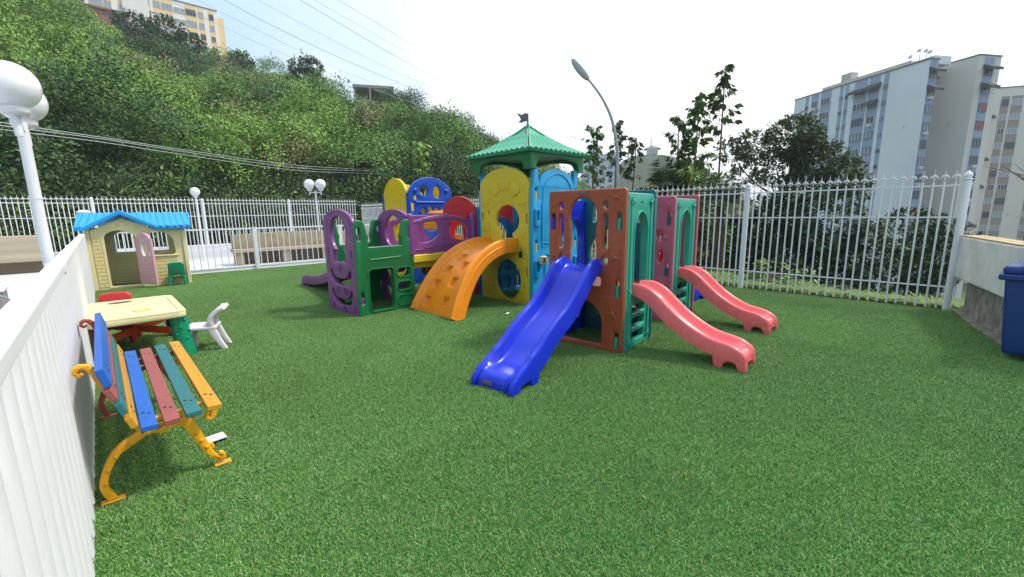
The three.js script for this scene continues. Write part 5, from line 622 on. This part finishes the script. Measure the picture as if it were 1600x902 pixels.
{ // wood on the hillside
  const r = rng(101), P = [], Cc = []; for (let i = 0; i < 130; i++) { const d = randDir(r), base = d.clone().multiplyScalar(.15 + .75 * r()); base.y *= .7; const dir = d.clone().add(randDir(r).multiplyScalar(.8)).add(V(0, -.15, 0)).normalize(), up = V(0, 1, 0).add(randDir(r).multiplyScalar(.7)).normalize(), l = .10 + .12 * r(), k = .6 + .8 * r(); leafInto(P, Cc, base, dir, up, l, l * .5, [k, k, k]); }
  const spray = leafGeo(P, Cc), M = [], K = []; const m = new THREE.Matrix4(), q = new THREE.Quaternion(), cc = V();
  const crown = (x, z, R, hgt, tone, dens) => { const dist0 = Math.hypot(x, z), y0 = groundY(x, z), cy = y0 + hgt * (dist0 < 34 ? .42 : .58), n = Math.round(dens * R * R * 12), dist = Math.hypot(x, z), s0 = .75 + dist / 130; const lob = []; for (let i = 0; i < 5; i++) lob.push([(r() - .5) * R * 1.1, (r() - .4) * hgt * .45, (r() - .5) * R * 1.1, R * (.45 + .35 * r())]); for (let i = 0; i < n; i++) { const L = lob[Math.floor(r() * 5)], d = randDir(r); if (d.y < -.45) d.y *= -.5; const rr = L[3] * (.82 + .25 * r()); const px = x + L[0] + d.x * rr, py = cy + L[1] + d.y * rr * .8, pz = z + L[2] + d.z * rr; q.setFromUnitVectors(V(0, 1, 0), d.clone().add(V(0, .7, 0)).normalize()); const tw = new THREE.Quaternion().setFromAxisAngle(V(0, 1, 0), r() * 6.28); q.multiply(tw); const s = s0 * (.6 + .6 * r()); m.compose(V(px, py, pz), q, cc.set(s, s, s)); M.push(m.clone()); const k = .8 + .4 * r(); K.push(tone.map(v => v * k)); } };
  let d = 22.5; while (d < 128) { const step = 1.9 + d * .024; const arc = step * 1.15 / d / D2R; for (let az = -16 + r() * arc; az < 60; az += arc * (.75 + .5 * r())) { const dd = d + (r() - .5) * step, x = Math.sin(az * D2R) * dd, z = -Math.cos(az * D2R) * dd; if (dd < foot(az) + .9 || z > -26.3 || dd > table(CREST, az) + 3) continue; if (z < -134 && x > -30 && x < 40) continue; if (Math.hypot(x - 38.8, z + 75.5) < 6 || (Math.abs(az - 27.2) < 3.2 && dd > 66)) continue; const f = fbm(x / 9 + 40, z / 9 + 40, 3, 121); const tone = f < .42 ? [.055, .115, .03] : f < .56 ? [.12, .225, .045] : r() < .14 ? [.23, .23, .09] : [.19, .32, .058]; const low = dd < foot(az) + 9; crown(x, z, (1.5 + r() * 1.4) * (1 + d * .004), low ? 4.5 + r() * 2.5 : 2.2 + r() * r() * 5.5, tone, low ? .8 : .62); } d += step * .82; }
  for (let i = 0; i < 2600; i++) { const x = -13 + r() * 38, z = -21.9 - r() * 5.2, k = .5 + .7 * r(), h = r() * (1.0 + 1.4 * fbm(x / 3 + 7, z / 3 + 7, 2, 131)); q.setFromAxisAngle(V(0, 1, 0), r() * 6.28); m.compose(V(x, groundY(x, z) + h, z), q, cc.set(k, k, k)); M.push(m.clone()); const t = .7 + .6 * r(); K.push(r() < .2 ? [.12 * t, .2 * t, .04 * t] : [.045 * t, .09 * t, .025 * t]); }
  const im = new THREE.InstancedMesh(spray, leafMatInst, M.length); im.name = 'hillside_woodland'; const c = new THREE.Color(); M.forEach((a, i) => { im.setMatrixAt(i, a); c.setRGB(...K[i]); im.setColorAt(i, c); }); im.castShadow = im.receiveShadow = true; scene.add(im); tag(im, 'dense green wood covering the whole hillside behind the back railing', null, null, 'stuff'); console.log('sprays', M.length);
}
function tree(name, label, x, z, trunk, limbs, lobes, n, size, pal, opt = {}) { const gy = groundY(x, z), t = thing(name, label, 'tree', [x, gy, z], 0, opt.group); const b = opt.bark ?? bark; mesh('trunk', taperTube(trunk.map(([a, y, c]) => [a, y - gy, c]), opt.r ?? [.2, .16, .1, .05], 9, 20), b, t); limbs.forEach(l => mesh('limb', taperTube(l.map(([a, y, c]) => [a, y - gy, c]), [.07, .045, .02], 6, 10), b, t)); mesh('crown', cloud(rng(opt.seed ?? Math.round(x * 13 - z * 7)), lobes.map(([a, y, c, ...q]) => [a, y - gy, c, ...q]), n, size, pal, opt.droop ?? .25, opt.shell ?? .5), leafMat, t); return t; }
// wide dark tree in front of the white block
tree('broadleaf_tree', 'wide dark spreading tree in front of the white apartment block', 27.2, -7.0, [[0, -3.2, 0], [.1, 0, .1], [-.1, 2, 0], [.2, 4, .3], [.2, 5.5, .2]], [[[0, 1.5, 0], [.3, 2.4, 1.3], [.2, 3.2, 2.4]], [[0, 2, 0], [-.3, 3, -1.4], [-.2, 4.2, -2.4]], [[0, 3, 0], [.2, 3.8, .9], [.1, 4.8, 1.6]], [[0, 1, 0], [0, 1.8, -1.6], [.2, 2.4, -2.8]]], [[0, 5.3, .2, 1.3, .95, 1.25], [0, 5.0, -1.7, 1.1, .8, .95], [0, 4.9, -3.0, .8, .6, .7], [.2, 3.9, 1.5, 1.2, .9, 1.1], [.1, 3.6, -.3, 1.1, .8, 1.0], [.2, 3.1, 2.5, 1.0, .75, .85], [0, 3.4, -2.1, .9, .55, .8], [.3, 2.4, .9, 1.2, .7, 1.1], [.2, 2.5, 3.1, .8, .6, .6], [.1, 4.6, .9, .9, .7, .8]], 15000, .20, OLIVE, { droop: .2, shell: .35 });
tree('broadleaf_tree', 'smaller grey-green tree left of the wide dark tree', 27.5, -12.2, [[0, -3, 0], [0, 1, 0], [.1, 3.6, .1]], [[[0, 2, 0], [.2, 2.9, .8], [.2, 3.6, 1.2]], [[0, 2.4, 0], [0, 3.2, -.7], [0, 3.9, -1.0]]], [[0, 4.1, 0, .7, .5, .7], [0, 3.5, -.9, .6, .45, .6], [.1, 3.3, .9, .7, .5, .7], [0, 2.4, .1, .9, .6, .8]], 3200, .19, OLIVE, { shell: .35 });
// thin saplings with drooping leaves
function sapling(label, x, z, top, first, spread, n, pal, seed, size = .25) { const gy = groundY(x, z), t = thing('sapling', label, 'sapling', [x, gy, z], 0, 'slim saplings behind the railing'), r = rng(seed), hgt = top - gy; const bx = (r() - .5) * .3, bz = (r() - .5) * .3; const at = (k) => V(bx * k * k, hgt * k, bz * k * k); mesh('trunk', taperTube([0, .25, .5, .75, 1].map(k => at(k).toArray()), [.05, .04, .032, .024, .01], 7, 16), barkPale, t); const P = [], Cc = [], f0 = (first - gy) / hgt; const tw = []; for (let i = 0; i < n; i++) { const k = lerp(f0, 1, Math.pow((i + r()) / n, .8)), o = at(k), a = r() * 6.28, L = spread * (.35 + .65 * r()) * (1.1 - .5 * (k - f0) / (1 - f0)), tip = o.clone().add(V(Math.cos(a) * L, .12 * L + .1 * r(), Math.sin(a) * L)); tw.push(taperTube([o.toArray(), o.clone().lerp(tip, .5).add(V(0, .05, 0)).toArray(), tip.toArray()], [.009, .005], 4, 3)); const dirO = tip.clone().sub(o).normalize(); for (let j = 0; j < 7; j++) { const c = o.clone().lerp(tip, .3 + .7 * j / 6), d = dirO.clone().add(randDir(r).multiplyScalar(.8)).add(V(0, -1.25, 0)).normalize(), l = size * (.7 + .5 * r()); leafInto(P, Cc, c, d, dirO.clone().add(randDir(r).multiplyScalar(.6)).normalize(), l, l * .56, pick(r, pal)); } } mesh('twigs', merge(tw), barkPale, t); mesh('crown', leafGeo(P, Cc), leafMat, t); }
sapling('tallest slim sapling with drooping leaves against the white sky', 14.9, -5.72, 5.95, 4.0, .5, 34, OLIVE, 201); sapling('second tallest slim sapling, leafy to its middle, beside the tallest one', 14.6, -6.45, 5.15, 2.3, .62, 58, GREEN, 202); sapling('shorter leafy sapling left of the second tallest one', 14.5, -6.95, 4.6, 2.2, .6, 46, OLIVE, 203); sapling('slim sapling just left of the street lamp pole', 14.6, -10.5, 4.75, 2.6, .55, 40, GREEN, 204); sapling('slim sapling close behind the street lamp pole', 15.0, -9.75, 4.85, 2.8, .5, 30, OLIVE, 205); sapling('small slim sapling right of the street lamp pole', 15.2, -9.1, 4.25, 2.6, .38, 22, OLIVE, 206); sapling('low bushy sapling with yellow-green leaves behind the rose tower', 13.4, -6.1, 2.75, .6, .6, 44, BRIGHT, 207);
sapling('yellow-green sapling with a pointed top before the hill wood', 14.3, -22.6, 5.6, 1.6, .75, 90, BRIGHT.map(c => c.map(v => v * 1.35)), 208, .34);
// palms
function palm(label, x, z, base, n, len, seed, pal = GREEN) { const gy = groundY(x, z), t = thing('palm', label, 'palm', [x, gy, z], 0, 'palms behind the railing'), r = rng(seed), h = base - gy; mesh('trunk', taperTube([[0, 0, 0], [.05, h * .5, .03], [0, h, 0]], [.14, .11, .09], 9, 10), bark, t); for (let i = 0; i < n; i++) { const a = i * 2.4 + r() * .4, e = .25 + .95 * r(), L = len * (.7 + .4 * r()), P = [], Cc = []; const d = V(Math.cos(a), 0, Math.sin(a)), pt = (k) => V(0, h, 0).addScaledVector(d, L * k * Math.cos(e) * (1 - .1 * k)).add(V(0, L * (k * Math.sin(e) - .62 * k * k * Math.cos(e)), 0)); const dead = r() < .13, pl = dead ? [[.32, .22, .06], [.38, .28, .08]] : pal; for (let j = 1; j < 26; j++) { const k = j / 26, o = pt(k), tg = pt(k + .03).sub(o).normalize(), sd = tg.clone().cross(V(0, 1, 0)).normalize(); for (const s of [-1, 1]) { const dir = sd.clone().multiplyScalar(s).addScaledVector(tg, .7).add(V(0, -.35 - .3 * r(), 0)).normalize(), l = L * .34 * Math.sin(Math.PI * Math.min(.97, k * .8 + .18)); leafInto(P, Cc, o, dir, V(0, 1, 0).add(randDir(r).multiplyScalar(.3)).normalize(), l, .035, pick(r, pl)); } } const fr = mesh('frond', leafGeo(P, Cc), leafMat, t); mesh('midrib', taperTube([0, .33, .66, 1].map(k => pt(k).toArray()), [.018, .012, .005], 5, 9), bark, fr); } }
palm('dark palm with arching fronds left of the saplings', 13.0, -6.6, 2.15, 15, 1.5, 301, DARK); palm('low palm tuft between the street lamp and the dark palm', 13.0, -8.1, 1.65, 12, 1.1, 302); palm('palm with yellowed fronds behind the railing post', 13.2, -4.95, 1.6, 15, 1.35, 303, OLIVE);
// dark shrubs and trees just outside the railing
function bush(name, label, x, z, lobes, n, size, pal, seed) { const gy = groundY(x, z), t = thing(name, label, 'bush', [x, gy, z]); const r = rng(seed); for (let i = 0; i < 6; i++) { const a = i * 1.05, L = lobes[i % lobes.length]; mesh('stem', taperTube([[Math.cos(a) * .15, -.1, Math.sin(a) * .15], [L[0] * .4 + Math.cos(a) * .3, (L[1] - gy) * .5, L[2] * .4 + Math.sin(a) * .3], [L[0] * .8, L[1] - gy, L[2] * .8]], [.06, .04, .015], 6, 8), bark, t); } mesh('foliage', cloud(r, lobes.map(([a, y, c, ...q]) => [a, y - gy, c, ...q]), n, size, pal, .35, .6), leafMat, t); }
bush('shrub', 'large dark evergreen shrub behind the middle of the right railing', 15.8, -3.5, [[0, 1.1, .6, 1.1, 1.0, 1.0], [.2, .9, -.7, 1.1, 1.1, .9], [0, .0, 1.1, 1.0, .9, .9], [.1, -.2, -.2, 1.2, 1.0, 1.1], [.3, .3, -1.6, 1.0, 1.1, .9], [-.1, -.6, .9, 1.0, .7, .8], [.2, .2, 1.7, .9, .9, .7], [0, 1.5, -.1, .9, .7, .9]], 12000, .17, DARK, 401);
bush('shrub', 'dark shrub behind the railing post left of the large evergreen', 16.0, -6.2, [[0, .9, 0, 1.1, 1.0, .9], [.2, .3, 1.0, 1.1, 1.0, .8], [0, -.2, .2, 1.0, .8, .9], [.2, 1.2, -1.1, .9, .8, .8], [.5, .2, -1.6, 1, 1, .9]], 6500, .17, DARK, 402);
bush('shrub', 'dark shrub behind the rose tower and the palms', 17.0, -9.2, [[0, 1.2, 0, 1.1, 1.0, 1.2], [0, .4, 1.4, 1.0, .9, 1.0], [.2, .8, -1.6, 1.0, .9, 1.0], [0, 1.3, -2.9, 1.0, .9, 1.1], [0, .3, -.2, 1.2, .8, 1.2], [.2, 1.0, -4.2, 1.0, .9, 1]], 7000, .18, DARK, 403);
bush('round_tree', 'rounded dark tree behind the right end of the railing', 21.5, -1.1, [[0, .5, -.2, 1.2, .9, 1.0], [0, -.4, .3, 1.3, 1.0, 1.0], [.1, -1.2, -.3, 1.3, 1.0, 1.1], [.2, .1, .75, 1.0, .9, .7], [0, -2.2, .1, 1.2, 1.0, 1.0]], 8500, .17, [...DARK, [.06, .11, .035]], 404);
bush('shrub', 'yellow-green leafy shrub below the tallest saplings', 13.9, -5.75, [[0, 2.1, 0, .55, .6, .6], [.1, 1.5, -.6, .6, .7, .6], [0, 1.4, .5, .5, .7, .5], [.1, .7, 0, .7, .7, .7]], 1500, .16, [...BRIGHT, ...GREEN], 406);
bush('shrub', 'dense green shrub right of the street lamp pole, behind the teal panels', 16.5, -7.9, [[0, 2.3, 0, .9, .8, .9], [0, 1.6, 1.1, .9, .8, .8], [.1, 1.5, -1.2, .9, .8, .8], [0, .8, 0, 1.1, .9, 1.2]], 3600, .17, [...DARK, ...GREEN], 407);
bush('shrub', 'small leafy weed with pale leaves on the bank by the railing post', 10.5, -2.75, [[0, .15, 0, .25, .18, .3], [.1, .2, -.5, .22, .2, .25], [.1, .05, .5, .2, .15, .2]], 260, .13, BRIGHT, 405);
{ // bare pale stems by the railing
  for (let i = 0; i < 7; i++) { const x = 10.9 + (i % 3) * .35, z = -5.0 - i * .16, gy = groundY(x, z), s = thing('leafless_sapling', `${['first', 'second', 'third', 'fourth', 'fifth', 'sixth', 'seventh'][i]} thin leafless tan sapling counted from the right, beside the rose tower`, 'sapling', [x, gy, z], 0, 'leafless saplings beside the rose tower'); mesh('trunk', taperTube([[0, -.1, 0], [.03 * (i % 2 ? 1 : -1), .9, .02], [.05 * (i % 3 - 1), 1.9 + (i % 3) * .2, .05]], [.035, .03, .018], 7, 10), barkPale, s); }
  const r = rng(77), t = thing('bare_shrub', 'leafless grey twiggy shrub above the parapet at the right edge', 'shrub', [30, groundY(30, 2.2), 2.2]), g = []; const gy = t.position.y; for (let i = 0; i < 26; i++) { const a = r() * 6.28, e = .5 + r() * .9, L = 1.2 + r() * 1.6, o = V(0, 2.0 - gy + (r() - .5), 0), tip = o.clone().add(V(Math.cos(a) * Math.cos(e) * L, Math.sin(e) * L * .7, Math.sin(a) * Math.cos(e) * L)); g.push(taperTube([[0, .3, 0], o.toArray(), o.clone().lerp(tip, .5).add(V(.1 * r(), .1, .1 * r())).toArray(), tip.toArray()], [.03, .02, .008], 4, 6)); } mesh('branches', merge(g), bark, t);
}
tree('broadleaf_tree', 'lone open-crowned tree standing on the hill ridge', 24.2, -66.5, [[0, 14, 0], [0, 18, 0], [.2, 21, .1]], [[[0, 18.5, 0], [1, 20, .3], [1.6, 21.3, .3]], [[0, 19, 0], [-1, 20.4, 0], [-1.7, 21.6, .2]]], [[-.9, 22, 0, 1.3, 1.0, 1.1], [.8, 22.3, .2, 1.3, .9, 1.1], [0, 20.8, 0, 1.7, .9, 1.3], [1.6, 21, 0, .9, .7, .9], [-1.8, 20.7, 0, .9, .7, .9], [0, 23.2, 0, .8, .5, .8]], 3600, .34, OLIVE, { shell: .35, r: [.2, .16, .1] });
tree('broadleaf_tree', 'small airy tree on the skyline right of the hilltop block', 19.8, -82, [[0, 20, 0], [0, 24, 0], [.1, 26, 0]], [[[0, 23.5, 0], [.7, 25, .2], [1, 26, .2]]], [[0, 26, 0, 1.3, .7, 1.1], [-.9, 25.2, 0, .9, .6, .9], [.9, 25.3, 0, .9, .6, .9]], 1300, .36, OLIVE, { shell: .35, r: [.16, .1, .06] });
tree('broadleaf_tree', 'big bushy tree in front of the cream and yellow hilltop block', 11.5, -98, [[0, 24, 0], [0, 29, 0], [.2, 33, 0]], [[[0, 29, 0], [2, 31.5, 0], [3.4, 33, 0]], [[0, 29, 0], [-2, 31.5, 0], [-3.6, 33, 0]]], [[-2.8, 32.5, 0, 2.6, 1.7, 2], [1.5, 33.0, 0, 2.6, 1.7, 2], [4.4, 31.6, 0, 2.0, 1.3, 1.8], [-.6, 30.6, 0.5, 3.4, 1.6, 2], [6.4, 30.0, 0, 1.6, 1.0, 1.5]], 6500, .5, DARK.map(c => c.map(v => v * 1.5)), { shell: .35, r: [.4, .3, .15] });
renderer.render(scene, camera);
